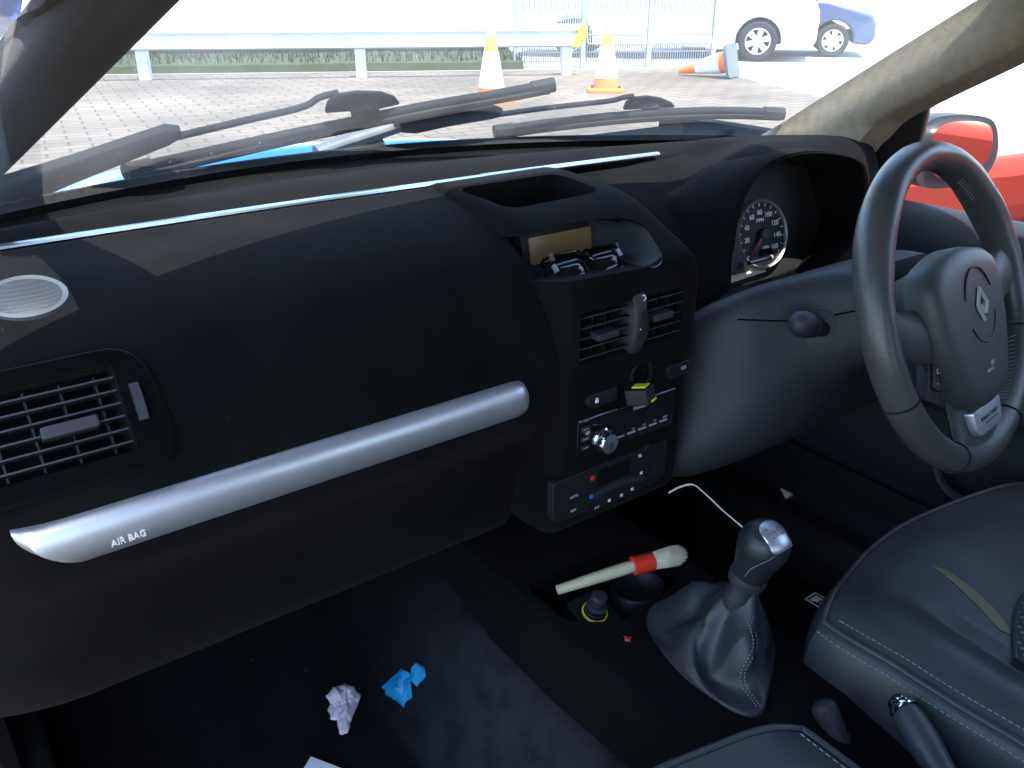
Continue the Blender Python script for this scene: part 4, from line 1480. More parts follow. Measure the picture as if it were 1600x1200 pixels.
# plug in the round socket above the radio
cen_p = P(1004, 617, 'y', .60)
pl = thing('plug', 'black plug with two yellow stripes sticking out of the round socket', 'plug', cen_p)
pd = (cen_p - HF(0, -.004, -.012))
zF = Fr(cen_p, V((.92, .38, 0)), V((-.02, .30, 1)))
if zF.z.dot(ray(1004, 617)) > 0:
    zF = Fr(cen_p, -zF.x, zF.y)
MB().rbox(zF, -.0105, .0105, -.009, .009, -.016, .010, .002).build('plug_body', MAT['plastic_dark'], pl, bevel=.001)
MB().rbox(zF, -.003, .0095, .0088, .0102, -.010, .006, .001).build('yellow_stripe', MAT['yellow'], pl)
MB().rbox(zF, -.002, .0095, -.0084, -.0062, .0098, .0110, .0005).build('yellow_stripe', MAT['yellow'], pl)
for yy in (-.002, .003):
    MB().rbox(zF, -.0085, .0085, yy - .0008, yy + .0008, .0098, .0112, .0005).build('plug_rib', MAT['plastic'], pl)
MB().tube([zF(0, 0, -.014), HF(.0, -.003, -.02)], .006, 14).build('plug_neck', MAT['plastic_dark'], pl)

# sunglasses in the recess under the display
def glasses(label, lens_px, yv, group):
    c = P(*lens_px[0], 'y', yv)
    t = thing('sunglasses', label, 'sunglasses', c, group)
    ctrs = [P(x, y, 'y', yv) for x, y in lens_px]
    d = (ctrs[1] - ctrs[0])
    f_ = Fr((ctrs[0] + ctrs[1]) / 2, V((d.x, d.y, d.z)), V((0, .75, .66)))
    hw = d.length / 2
    for s_ in (-1, 1):
        ol = rnd_poly([V((s_ * hw - hw * .78, -.013)), V((s_ * hw + hw * .70, -.012)), V((s_ * hw + hw * .82, .012)), V((s_ * hw - hw * .82, .011))], .010, 5)
        ln = [p for p in ol]
        cx = s_ * hw
        MB().dome([V((cx + (p.x - cx) * .92, p.y * .90)) for p in ln], f_, -.001, .0035, ((1, 0), (.8, .5), (.5, .85), (.02, 1))).build('lens', MAT['gloss_black'], t)
        MB().tube([f_(p.x, p.y, 0) for p in ln] + [f_(ln[0].x, ln[0].y, 0)], .0016, 6, caps=False).build('lens_rim', MAT['gloss_black'], t)
        MB().tube(spl([f_(s_ * hw * 1.85, .009, 0), f_(s_ * hw * 1.9, .012, -.012), f_(s_ * hw * 1.5, .010, -.024), f_(-s_ * hw * .6, .008, -.028)], 6), .0018, 6).build('temple_arm', MAT['gloss_black'], t)
        MB().rbox(f_, s_ * hw * 1.80 - .002, s_ * hw * 1.80 + .002, .003, .012, -.001, .0032, .001).build('hinge_plate', MAT['silver'], t)
    MB().tube(spl([f_(-hw * .25, .006, .001), f_(0, .009, .003), f_(hw * .25, .006, .001)], 5), .0018, 6).build('bridge', MAT['gloss_black'], t)


glasses('pair of dark sunglasses lying nearest the screen at the back of the recess', [(890, 408), (948, 398)], .715, 'sunglasses in the dashboard recess')
glasses('pair of dark sunglasses lying in front along the lip of the recess', [(895, 424), (950, 410)], .672, 'sunglasses in the dashboard recess')

# ================================================================== STEERING WHEEL
WO = V((.3176, .4625, .8594))
wt, wy = .408, -.13
wn = V((-math.sin(wy) * math.cos(wt), -math.cos(wy) * math.cos(wt), math.sin(wt)))
wx = wn.cross(V((0, 0, -1))).normalized()
if wx.x < 0:
    wx = -wx
WF = Fr(WO, wx, wn.cross(wx) if wn.cross(wx).z > 0 else -wn.cross(wx))
if WF.z.dot(wn) < 0:
    print('wheel frame flipped')
sw = thing('steering_wheel', 'black leather steering wheel with worn rim and silver plate on the bottom spoke', 'steering wheel', WO)
RR = .175
NR = 120
rows = []
for k in range(NR):
    q = 2 * math.pi * k / NR
    fat = .0
    for qa in (R(38), R(142)):
        fat += .0022 * math.exp(-((q - qa + math.pi) % (2 * math.pi) - math.pi) ** 2 / .12)
    row = []
    for j in range(20):
        a = 2 * math.pi * j / 20
        rr_ = RR + (.0165 + fat) * math.cos(a)
        zz = (.0195 + fat) * math.sin(a)
        dimp = .0012 * noise.noise(V((math.cos(q) * 4, math.sin(q) * 4, a))) 
        row.append(WF((rr_ + dimp) * math.cos(q), (rr_ + dimp) * math.sin(q), zz + dimp))
    rows.append(row)
rim = MB().grid(rows, cu=True, cv=True).build('rim', MAT['leather_wheel'], sw)
# seams of the leather wrap, stitched on the inside of the rim
for q in (R(40), R(140), R(-22), R(202), R(-64), R(244)):
    MB().tube([WF((RR + .0172 * math.cos(a)) * math.cos(q), (RR + .0172 * math.cos(a)) * math.sin(q), .0203 * math.sin(a)) for a in [2 * math.pi * j / 20 for j in range(21)]], .0011, 5, False).build('rim_seam', MAT['rubber'], rim)
m = MB()
for q0, q1 in ((R(44), R(60)), (R(-60), R(-26)), (R(206), R(238))):
    n_ = int((q1 - q0) / .034)
    for k in range(n_):
        q = q0 + (q1 - q0) * k / n_
        m.tube([WF((RR - .0178 + e_ * .0012) * math.cos(q + e_ * .010), (RR - .0178 + e_ * .0012) * math.sin(q + e_ * .010), .0035 + .004 * e_) for e_ in (-1, 0, 1)], .0004, 4)
m.build('stitching', MAT['thread'], rim)
# spokes
def spoke(pts, w0, z0, th, name='spoke', mt='leather_wheel'):
    c = spl([V((x, y, z_)) for x, y, z_ in pts], 6)
    rows = []
    for i, p in enumerate(c):
        t = (c[min(i + 1, len(c) - 1)] - c[max(i - 1, 0)]).normalized()
        s_ = V((-t.y, t.x, 0)).normalized()
        k = i / (len(c) - 1)
        ww = w0[0] + (w0[1] - w0[0]) * k + .010 * (2 * abs(k - .5)) ** 3
        rows.append([WF(*(p + s_ * ww * math.cos(a) + V((0, 0, 1)) * th * math.sin(a))) for a in [2 * math.pi * j / 18 for j in range(18)]])
    return MB().loft(rows).build(name, MAT[mt], sw)


for s_ in (-1, 1):
    spoke([(s_ * .045, -.018, .002), (s_ * .085, -.014, .000), (s_ * .125, -.004, -.002), (s_ * .168, .012, 0)], (.036, .022), 0, .012)
    spoke([(s_ * .050, -.075, -.004), (s_ * .085, -.10, -.006), (s_ * .112, -.128, -.004)], (.012, .010), 0, .008, 'lower_spoke', 'plastic_dark') if False else None
spoke([(0, -.07, .0), (0, -.115, -.002), (0, -.172, .0)], (.060, .062), 0, .011, 'bottom_spoke', 'leather_wheel')
# hub behind the pad
hub = rnd_poly([V((-.082, .052)), V((.082, .052)), V((.080, -.05)), V((.05, -.120)), V((-.05, -.120)), V((-.080, -.05))], [.04, .04, .03, .03, .03, .03], 6)
MB().loft([[WF(p.x * k, p.y * k - .0, z_) for p in hub] for k, z_ in ((.62, -.085), (.80, -.05), (.98, -.022), (1.0, -.004), (.96, .004))]).build('hub', MAT['plastic'], sw)
pad = rnd_poly([V((-.080, .050)), V((0, .071)), V((.080, .050)), V((.076, -.035)), V((.046, -.112)), V((0, -.122)), V((-.046, -.112)), V((-.076, -.035))], [.03, .06, .03, .03, .03, .05, .03, .03], 6)
pad = [V((p.x * 1.14 - .003, p.y)) for p in pad]
ab = MB().dome(pad, WF, -.008, .031, ((1, 0), (1.0, .45), (.975, .72), (.91, .9), (.78, .985), (.5, 1.02), (.25, 1.03), (.02, 1.03))).build('airbag_cover', MAT['pad'], sw, sharp=50)
AB = bvh(ab)
# moulded ring round the badge
bc, bn = hit(AB, 1532, 475)
bF = Fr(bc, WF.x, WF.y)
m = MB()
for a0, a1 in ((R(-150), R(-20)), (R(20), R(165))):
    m.tube([bF(.037 * math.cos(a0 + (a1 - a0) * k / 24), .043 * math.sin(a0 + (a1 - a0) * k / 24), .0002) for k in range(25)], .0012, 6)
m.build('moulded_ring', MAT['plastic_dark'], ab)
dm = [V((0, .0195)), V((.0130, 0)), V((0, -.0195)), V((-.0130, 0))]
bd = MB().prism(dm, bF, -.002, .0012).build('badge', MAT['gloss_black'], ab)
m = MB()
for (ox, oy) in ((-.0004, 0),):
    A, B, C, D_ = [bF(p.x * .98, p.y * .98, .0012) for p in dm]
    def bar(p, q, wd, zt_):
        t = (q - p).normalized()
        s_ = bF.z.cross(t)
        m.loft([[p - s_ * wd * .5, p + s_ * wd * .5, p + bF.z * zt_], [q - s_ * wd * .5, q + s_ * wd * .5, q + bF.z * zt_]])
    bar(A, bF(.0128, 0, .0012), .0042, .003)
    bar(A, bF(-.0128, 0, .0012), .0042, .003)
    bar(bF(-.0128, 0, .0012), bF(-.001, -.0185, .0012), .0042, .003)
    bar(bF(.0128, 0, .0012), bF(.0045, -.0115, .0012), .0042, .003)
    bar(bF(-.004, .0, .0012), bF(.0045, -.0115, .0012), .0036, .0026)
m.build('diamond_emblem', MAT['badge_silver'], bd, sharp=20)
# airbag marking
for px_, py_, tx_ in ((1551, 566, 'SRS'), (1548, 577, 'AIRBAG')):
    try:
        c_, n_ = hit(AB, px_, py_)
        text('lettering', tx_, Fr(c_ + n_ * .0003, WF.x - n_ * WF.x.dot(n_), WF.y - n_ * WF.y.dot(n_)), .0075 if tx_ == 'SRS' else .0055, MAT['grey_print'], ab, .0002)
    except ValueError:
        pass
# cruise switch on the left, plain one on the right
for s_ in (-1, 1):
    f_ = Fr(WF(s_ * .083, -.058, .004), V(WF.x) * .86 + V(WF.y) * (-.5 * -s_), V(WF.y) * .86 + V(WF.x) * (.5 * -s_))
    MB().rbox(f_, -.016, .016, -.034, .024, -.014, .0, .005).build('switch_housing', MAT['plastic_dark'], sw, bevel=.002)
    sb = MB().rbox(f_, -.008, .009, -.018, .022, 0, .0035, .003).build('cruise_switch', MAT['plastic'], sw, bevel=.001)
    if s_ < 0:
        for yy, ch in ((.015, '+'), (.003, 'O'), (-.010, '-')):
            text('lettering', ch, Fr(f_(0, yy, .0037), f_.x, f_.y), .009, MAT['white_print'], sb, .0002)
# silver plate at the foot of the wheel
sp_o = rnd_poly([V((-.040, -.118)), V((.040, -.118)), V((.036, -.150)), V((-.036, -.150))], [.004, .004, .012, .012], 6)
plt = MB().dome(sp_o, WF, .004, .0165, ((1, 0), (1, .7), (.96, .95), (.8, 1), (.02, 1.02))).build('silver_plate', MAT['silver'], sw, sharp=40)
text('lettering', 'RENAULT SPORT', Fr(WF(0, -.132, .0168), WF.x, WF.y), .0062, MAT['plastic_dark'], plt, .0003)
MB().box(Fr(WF(.004, -.138, .0168), WF.x, WF.y), -.018, .018, -.0006, .0006, 0, .0003).build('plate_line', MAT['plastic_dark'], plt)
MB().lathe([(.035, -.16), (.035, -.06), (.05, -.05)], WF, 24).build('column', MAT['plastic_dark'], sw)

# ================================================================== CENTRE CONSOLE
CZ = .495
con = thing('centre_console', 'black flock covered centre console with open tray between the front seats', 'centre console', (0, .3, .45))
sec = lambda y_, w_: [V((-w_ - .03, y_, .36)), V((-w_ - .012, y_, CZ - .05)), V((-w_, y_, CZ - .012)), V((-w_ + .02, y_, CZ)), V((0, y_, CZ + .003)), V((w_ - .02, y_, CZ)), V((w_, y_, CZ - .012)), V((w_ + .012, y_, CZ - .05)), V((w_ + .03, y_, .36))]
rings = []
for y_, w_, dz in ((-.35, .085, -.03), (.0, .085, -.03), (.25, .092, -.02), (.36, .10, 0), (.50, .112, 0), (.60, .118, 0), (.70, .118, .0), (.78, .118, 0), (.92, .13, 0)):
    rings.append([p + V((-.008, 0, dz)) for p in spl(sec(y_, w_), 4)])
cons = MB().loft(rings).build('console_top', MAT['flock'], con, sharp=60)
CT = bvh(cons)
ty0 = rnd_poly([V((-.108, .715)), V((.085, .715)), V((.100, .605)), V((-.055, .585)), V((-.108, .625))], .02, 5)
cut(cons, [cutter(MB().loft([[V((p.x, p.y, .53)) for p in ty0], [V((p.x, p.y, CZ - .01)) for p in ty0], [V((p.x * .95, .655 + (p.y - .655) * .93, CZ - .045)) for p in ty0]]))])
TF = CZ - .045
# round cup hollow and the raised tongue in the tray
MB().lathe([(.034, 0), (.034, .020), (.031, .024), (.027, .020), (.025, .004), (.0005, .002)], Fr((.030, .645, TF), (1, 0, 0), (0, 1, 0)), 32, sx=1.15).build('cup_ring', MAT['plastic_dark'], con, sharp=50)
# power socket with yellow ring and black plug cap
sc_ = P(929, 957, 'z', CZ - .020)
sq = Fr(sc_, (1, 0, 0), V((0, .92, .25)))
MB().rbox(sq, -.024, .028, -.026, .030, -.03, -.001, .006).build('socket_plate', MAT['plastic_dark'], con, bevel=.002)
MB().lathe([(.0155, -.004), (.0170, .0015), (.0150, .003), (.0140, -.002)], sq, 32).build('socket_ring', MAT['yellow'], con)
lt = thing('lighter_plug', 'black ribbed cap pushed into the yellow ringed socket of the console tray', 'socket plug', sq(0, 0, 0))
MB().lathe([(.0138, -.002), (.0138, .006), (.0125, .007), (.0125, .010), (.0135, .011), (.0135, .014), (.0095, .016), (.0088, .024), (.0102, .026), (.0102, .031), (.0085, .034), (.0004, .0345)], sq, 28).build('plug_cap', MAT['plastic'], lt, sharp=40)
lc_, ln_ = hit(CT, 980, 1000)
lF_ = Fr(lc_, (1, 0, 0), (0, 1, 0))
ld = MB().lathe([(.0058, -.001), (.0058, .0015), (.0042, .0022)], lF_, 20).build('led_bezel', MAT['chrome'], con)
MB().ball(lF_(0, 0, .0012), .004, 8, 1, 1, .7).build('led', MAT['led_red'], ld)

# paintbrush lying across the tray
b0, b1, b2, b3 = P(905, 912, 'z', CZ + .005), P(990, 884, 'z', CZ + .010), P(1020, 877, 'z', CZ + .011), P(1066, 866, 'z', CZ + .012)
br = thing('paintbrush', 'round detailing brush with pale wooden handle, red ferrule and cream bristles', 'brush', b1)
bd_ = (b3 - b0).normalized()
b0 = b0 - bd_ * .03
MB().tube(spl([b0, b0.lerp(b1, .5), b0.lerp(b1, .85), b1], 6), [.0062 + .0022 * math.sin(2.4 * k / 18) for k in range(19)], 16).build('handle', MAT['wood'], br)
fl = (b2 - b1).length
bx = bd_.cross(V((0, 0, 1)))
bF_ = Fr(b1, bx, V((0, 0, 1)))
if bF_.z.dot(bd_) < 0:
    bF_ = Fr(b1, -bx, V((0, 0, 1)))
rF = .0125
MB().lathe([(.008, -.002), (rF, -.001), (rF, fl), (rF - .001, fl + .0006)], bF_, 28, caps=True).build('ferrule', MAT['red_ferrule'], br, sharp=40)
bl = (b3 - b2).length + .004
m = MB()
rnd = random.Random(3)
m.lathe([(rF * .9, fl - .001), (rF * .95, fl + bl * .4), (rF * .75, fl + bl * .7), (.0004, fl + bl * .8)], bF_, 16)
for k in range(800):
    q, s_ = rnd.uniform(0, 2 * math.pi), math.sqrt(rnd.random())
    p = bF_(rF * .92 * s_ * math.cos(q), rF * .92 * s_ * math.sin(q), fl)
    ll = bl * (1.10 - .28 * s_ * s_) * rnd.uniform(.85, 1.03)
    sp2 = rnd.uniform(1.02, 1.32)
    e_ = bF_(rF * .92 * s_ * sp2 * math.cos(q) + rnd.uniform(-.0012, .0012), rF * .92 * s_ * sp2 * math.sin(q) + rnd.uniform(-.0012, .0012), fl + ll)
    m.tube([p, p.lerp(e_, .55) + bF_(rnd.uniform(-.0004, .0004), 0, 0) - bF_.o, e_], [.00034, .00034, .00016], 4)
m.build('bristles', MAT['bristle'], br)

# white wire running out from the dashboard to the gear knob
wp = [P(1045, 770, 'x', .085), P(1062, 761, 'x', .088), P(1082, 757, 'x', .09), P(1098, 768, 'x', .085), P(1130, 798, 'x', .075), P(1165, 828, 'x', .06), P(1185, 850, 'x', .055)]
wr = thing('wire', 'thin bent white wire hanging between centre stack and gear knob', 'wire', wp[0])
MB().tube(spl(wp, 6), [.0013] * 12 + [.0009] * 30, 6).build('wire_core', MAT['wire'], wr)

# ================================================================== GEAR LEVER
gl_ = thing('gear_lever', 'gear lever with silver topped leather knob and folded black leather gaiter', 'gear lever', (-.005, .48, CZ))
gx, gy = .003, .476
top = P(1166, 918, 'y', .47)
ringpts = [P(1010, 972, 'z', CZ + .004), P(1030, 943, 'z', CZ + .004), P(1075, 938, 'z', CZ + .004), V((.062, .570, CZ + .004)), V((.085, .52, CZ + .004)), V((.065, .455, CZ + .004)), P(1200, 1085, 'z', CZ + .004), P(1188, 1118, 'z', CZ + .004), P(1150, 1114, 'z', CZ + .004), P(1080, 1068, 'z', CZ + .004), P(1035, 1020, 'z', CZ + .004)]
bring = spl(ringpts, 12, True)
nb = len(bring)
bc_ = sum(bring, V()) / nb
HG = top.z - CZ
rows = []
NS = 34
for s_ in range(NS + 1):
    t = s_ / NS
    # the leather rises slowly from the base ring, then steeply to the collar
    prof_r = 1.0 if t < .04 else 1 - .80 * ((t - .04) / .96) ** .85
    zz = (.006 * t / .04) if t < .04 else .006 + (HG - .006) * ((t - .04) / .96) ** 1.15
    cc = bc_.lerp(V((top.x, top.y, bc_.z)), t ** 1.1)
    row = []
    for j in range(nb):
        d = bring[j] - bc_
        a = math.atan2(d.y, d.x)
        rad_ = d.length * prof_r
        rt_ = .0165
        rad_ = rad_ * (1 - t ** 6) + rt_ * t ** 6
        env = math.sin(math.pi * min(1, t * 1.05)) ** .8 if t < .95 else .05
        fold = .62 * (1 - 2 * abs(math.sin(1.5 * a + 2.5 * t + .35)) ** .8) + .36 * (1 - 2 * abs(math.sin(2.5 * a - 3.2 * t + 1.0)) ** .8) + .2 * math.sin(7 * a + 9 * t)
        fold += .35 * noise.noise(V((math.cos(a) * 2.2, math.sin(a) * 2.2, t * 7)))
        rad_ *= 1 + .17 * env * fold
        sag = .020 * env * math.sin(4 * a + 3.2 * t + 1.2) + .010 * env * math.sin(2 * a + 11 * t)
        row.append(V((cc.x + math.cos(a) * rad_, cc.y + math.sin(a) * rad_, bc_.z + zz + sag * (1 - t))))
    rows.append(row)
gai = MB().grid(rows, cu=True).build('gaiter', MAT['leather_gaiter'], gl_, sub=1, sharp=0)
# seam down the gaiter
GT = bvh(gai)
for off in (0, 6):
    pts = []
    for x, y in ((1168, 972), (1174, 990), (1176, 1010), (1168, 1030), (1158, 1050), (1160, 1072), (1172, 1090), (1182, 1104)):
        try:
            p, n_ = hit(GT, x + off, y)
            pts.append(p + n_ * .0008)
        except ValueError:
            pass
    if len(pts) > 3:
        c = spl(pts, 7)
        m = MB()
        for i in range(0, len(c) - 1, 2):
            m.tube([c[i], c[i].lerp(c[i + 1], .9)], .0005, 4)
        m.build('stitching', MAT['thread'], gai)
# collar, knob
ktop = P(1206, 826, 'y', .447)
kbase = P(1158, 922, 'y', .47)
kd = (ktop - kbase).normalized()
KL = (ktop - kbase).length
kx_ = (RT - kd * RT.dot(kd)).normalized()
KN = Fr(kbase, kx_, kd.cross(kx_))
if KN.z.dot(kd) < 0:
    KN = Fr(kbase, kx_, -kd.cross(kx_))
MB().lathe([(.0155, -.022), (.0160, -.004), (.0140, .002), (.0135, .012), (.0205, .016), (.0215, .022), (.0200, .029), (.0185, .026)], KN, 28, caps=True).build('collar', MAT['plastic'], gl_, sharp=40)
kprof = [(.0165, .024), (.0190, .034), (.0205, .045), (.0222, .058), (.0248, .070), (.0268, .082), (.0272, .092), (.0255, .102), (.0215, .1105), (.0150, .1165), (.007, .1193), (.0004, .120)]
kprof = [(r_ * 1.02, z_ * KL / .118) for r_, z_ in kprof]
kp = spl([V((r_, z_, 0)) for r_, z_ in kprof], 4)
knob = MB().lathe([(max(p.x, .0004), p.y) for p in kp], KN, 40, sx=1.0, sy=1.0).build('knob', MAT['leather_knob'], gl_)
KB = bvh(knob)
cap = [(1186, 822), (1196, 814), (1210, 815), (1226, 830), (1236, 850), (1237, 853), (1211, 867), (1200, 852), (1188, 834)]
cap = [(p.x, p.y) for p in spl([V((x, y, 0)) for x, y in cap], 5, True)]
ccx, ccy = sum(p[0] for p in cap) / len(cap), sum(p[1] for p in cap) / len(cap)
rows = []
ok = True
for k in (1.0, .99, .96, .8, .6, .4, .2, .02):
    r_ = []
    for x, y in cap:
        try:
            p, n_ = hit(KB, ccx + (x - ccx) * k * .985, ccy + (y - ccy) * k * .985)
        except ValueError:
            kk = .9
            p = None
            while p is None and kk > 0:
                try:
                    p, n_ = hit(KB, ccx + (x - ccx) * k * kk, ccy + (y - ccy) * k * kk)
                except ValueError:
                    kk -= .06
        r_.append(p + n_ * (.0002 if k == 1 else .0012 if k > .985 else .0018))
    rows.append(r_)
kcap = MB().grid(rows, cu=True).build('silver_cap', MAT['silver'], knob, sharp=60)
KC = bvh(knob)
def on_cap(x, y):
    p, n_ = hit(KC, x, y)
    return p + n_ * .0022
m = MB()
for ln in ([(1207, 841), (1209, 843), (1223, 834)], [(1208, 831), (1215, 839)], [(1212, 828), (1219, 836.5)], [(1216, 826), (1223, 834)], [(1201, 837), (1204, 835.5)]):
    m.tube([on_cap(x, y) for x, y in ln], .00035, 4)
m.build('gear_pattern', MAT['plastic_dark'], kcap)
f_ = Fr(on_cap(1197, 831), RT * .8 - UP * .5, UP * .8 + RT * .5)
text('lettering', 'R', f_, .0038, MAT['plastic_dark'], kcap, .0002)
pts = []
for x, y in ((1164, 900), (1172, 890), (1180, 885), (1195, 878), (1205, 873), (1211, 868)):
    try:
        p, n_ = hit(KB, x, y)
        pts.append(p + n_ * .0005)
    except ValueError:
        pass
c = spl(pts, 8)
m = MB()
for i in range(0, len(c) - 1, 2):
    m.tube([c[i], c[i].lerp(c[i + 1], .8)], .00055, 4)
m.build('stitching', MAT['thread'], knob)

# ================================================================== SEATS
def make_seat(name, label, x0, x1, yf, yr, zt, perf_c=True, mirror=False):
    t = thing(name, label, 'car seat', ((x0 + x1) / 2, (yf + yr) / 2, .3))
    L = x1 - x0
    N, M_ = 44, 40
    rows = []
    def front(u):                              # outline of the front edge in plan
        return yf + .055 * math.sin(math.pi * u) ** .8
    for i in range(N + 1):
        u = i / N
        row = []
        for j in range(M_ + 1):
            v_ = j / M_
            x = x0 + L * u
            yy = front(u) + (yr - front(u)) * v_
            bol = math.exp(-((u - .09) / .085) ** 2) + math.exp(-((u - .91) / .085) ** 2)
            z_ = zt - .004 + .030 * bol * (.25 + .75 * min(1, v_ / .5)) + .012 * math.sin(math.pi * u) * math.exp(-(v_ / .25) ** 2) - .022 * v_ * math.sin(math.pi * u) ** .5
            z_ -= .016 * math.exp(-(v_ / .07) ** 1.5) * math.sin(math.pi * u) ** .5
            z_ -= .012 * (math.exp(-((u - .215) / .018) ** 2) + math.exp(-((u - .785) / .018) ** 2)) * (v_ > .12) * min(1, (v_ - .12) / .1)
            z_ -= .006 * (math.exp(-(u / .02) ** 2) + math.exp(-((1 - u) / .02) ** 2))
            z_ += .0024 * noise.noise(V((x * 14, yy * 14, 3))) + .0016 * noise.noise(V((x * 55 + yy * 20, yy * 26, 5))) * bol
            row.append(V((x, yy, z_)))
        rows.append(row)
    cush = MB().grid(rows).build('cushion', MAT['leather'], t, sharp=0)
    # side and front skirts
    def skirt(edge, out, nm):
        rr = []
        for p, o_ in zip(edge, out):
            rr.append(spl([p, p + o_ * .012 + V((0, 0, -.012)), p + o_ * .020 + V((0, 0, -.05)), p + o_ * .014 + V((0, 0, -.12)), p - o_ * .02 + V((0, 0, -.2))], 4))
        return MB().grid(rr).build(nm, MAT['leather'], t)
    left = [r_ for r_ in rows[0]][::-1]
    frontE = [r_[0] for r_ in rows]
    right = [r_ for r_ in rows[-1]]
    loop = left + frontE[1:-1] + right
    outs = []
    for i, p in enumerate(loop):
        tt = (loop[min(i + 2, len(loop) - 1)] - loop[max(i - 2, 0)])
        tt.z = 0
        tt.normalize()
        o_ = V((-tt.y, tt.x, 0))
        outs.append(o_ if o_.dot(p - V(((x0 + x1) / 2, (yf + yr) / 2, p.z))) > 0 else -o_)
    skirt(loop, outs, 'skirt')
    pipe = MB().tube([p + o_ * .004 + V((0, 0, .0005)) for p, o_ in zip(loop, outs)], .0032, 8).build('piping', MAT['leather'], t)
    xm = (x0 + x1) / 2
    for dz, oo in ((-.010, .0125), (.0015, -.008)):
        c = [p + o_ * oo + V((0, 0, dz + (.0 if oo > 0 else .004))) for p, o_ in zip(loop, outs)]
        for side in (-1, 1):
            m = MB()
            for i in range(len(c) - 1):
                if (c[i].x - xm) * side < 0:
                    continue
                n_ = max(1, int((c[i + 1] - c[i]).length / .0055))
                for k in range(n_):
                    a, b = c[i].lerp(c[i + 1], k / n_), c[i].lerp(c[i + 1], (k + .6) / n_)
                    if a.y > yr + .15 and abs((b - a).normalized().y) > .75:
                        m.tube([a, b], .00055, 4)
            m.build('stitching', MAT['thread'], t)
    # perforated centre panel
    CB = bvh(cush)
    def drop(x, y):
        p, n_, i, d = CB.ray_cast(V((x, y, 1.0)), V((0, 0, -1)))
        return p + V((0, 0, .0025)) if p else V((x, y, zt))
    if perf_c:
        rr = []
        for j in range(17):
            v_ = j / 16
            yy = yf - .150 + (yr - yf + .150) * v_
            rr.append([drop(x0 + L * (.235 + .53 * i / 20), yy + .045 * math.sin(math.pi * i / 20)) for i in range(21)])
        MB().grid(rr).build('centre_panel', MAT['leather_perf'], t, solid=.003, soff=-1)
        e_ = rr[0]
        MB().tube([p + V((0, 0, .001)) for p in e_], .0028, 6).build('panel_piping', MAT['leather'], t)
    # backrest
    rb = []
    for k, (yy, z_, ww) in enumerate(((yr + .02, zt - .05, .24), (yr - .02, zt + .10, .25), (yr - .06, zt + .30, .245), (yr - .11, zt + .50, .21), (yr - .13, zt + .60, .17), (yr - .14, zt + .64, .11))):
        xc = (x0 + x1) / 2
        po = rnd_poly([V((-ww, .05)), V((ww, .05)), V((ww, -.06)), V((-ww, -.06))], .045, 5)
        rb.append([V((xc + p.x, yy + p.y, z_)) for p in po])
    MB().loft(rb).build('backrest', MAT['leather'], t)
    MB().box(WORLD, x0 + .04, x1 - .04, yr, yf - .02, .27, zt - .12).build('seat_base', MAT['plastic_dark'], t, bevel=.02)
    return t, CB


ds, DSB = make_seat('driver_seat', 'blue grey leather driver seat with white stitching and a perforated centre', .085, .570, .405, -.12, .560)
ps, PSB = make_seat('passenger_seat', 'leather seat whose stitched front corner shows at the bottom edge', -.570, -.078, .318, -.30, .572)
# yellowish crescent-shaped patch on the driver seat
sc_px = [(1456, 884), (1482, 893), (1520, 920), (1552, 950), (1575, 980), (1578, 992), (1560, 984), (1530, 950), (1497, 918)]
try:
    pp = [hit(DSB, x, y) for x, y in sc_px]
    cxy = (1525, 940)
    rr = [[hit(DSB, cxy[0] + (x - cxy[0]) * k, cxy[1] + (y - cxy[1]) * k) for x, y in sc_px] for k in (1, .6, .3, .02)]
    MB().grid([[p + n_ * .0009 for p, n_ in r_] for r_ in rr], cu=True).build('yellow_patch', MAT['patch_yellow'], ds)
except ValueError:
    print('crescent miss')

# ================================================================== HANDBRAKE, BUCKLE
h0_, h1_ = P(1412, 1108, 'x', .045), P(1490, 1240, 'x', .015)
hbk = thing('handbrake', 'black handbrake grip with shiny chrome push button', 'handbrake', h1_)
hd = (h1_ - h0_)
c = [h0_.lerp(h1_, k / 14) for k in range(-0, 15)] + [h1_ + hd * .5, h1_ + hd * 1.1 + V((0, 0, -.03))]
MB().tube(c, [.0125, .0145] + [.0152 + .0012 * math.sin(k * .5) for k in range(13)] + [.013, .011], 20).build('grip', MAT['leather'], hbk)
u_ = -hd.normalized()
fF = Fr(h0_, u_.cross(V((0, 0, 1))), V((0, 0, 1)))
fF = fF if fF.z.dot(u_) > 0 else Fr(h0_, -fF.x, fF.y)
MB().lathe([(.0138, -.004), (.0142, .002), (.0128, .004), (.0112, .0045), (.0108, .010), (.0080, .0135), (.0004, .0142)], fF, 28).build('push_button', MAT['chrome'], hbk, sharp=40)
q0, q1 = P(1284, 1098, 'x', .020), P(1338, 1215, 'x', .012)
bk = thing('seat_belt_stalk', 'smooth black seat belt stalk standing between console and driver seat', 'seat belt stalk', q1)
c = spl([q0 + (q0 - q1).normalized() * .003, q0.lerp(q1, .12), q0.lerp(q1, .35), q0.lerp(q1, .7), q1, q1 + (q1 - q0) * .6], 5)
MB().tube(c, [.006, .010, .0125, .0135, .014] + [.0138 - .0002 * k for k in range(21)], 16).build('stalk_cover', MAT['plastic'], bk)

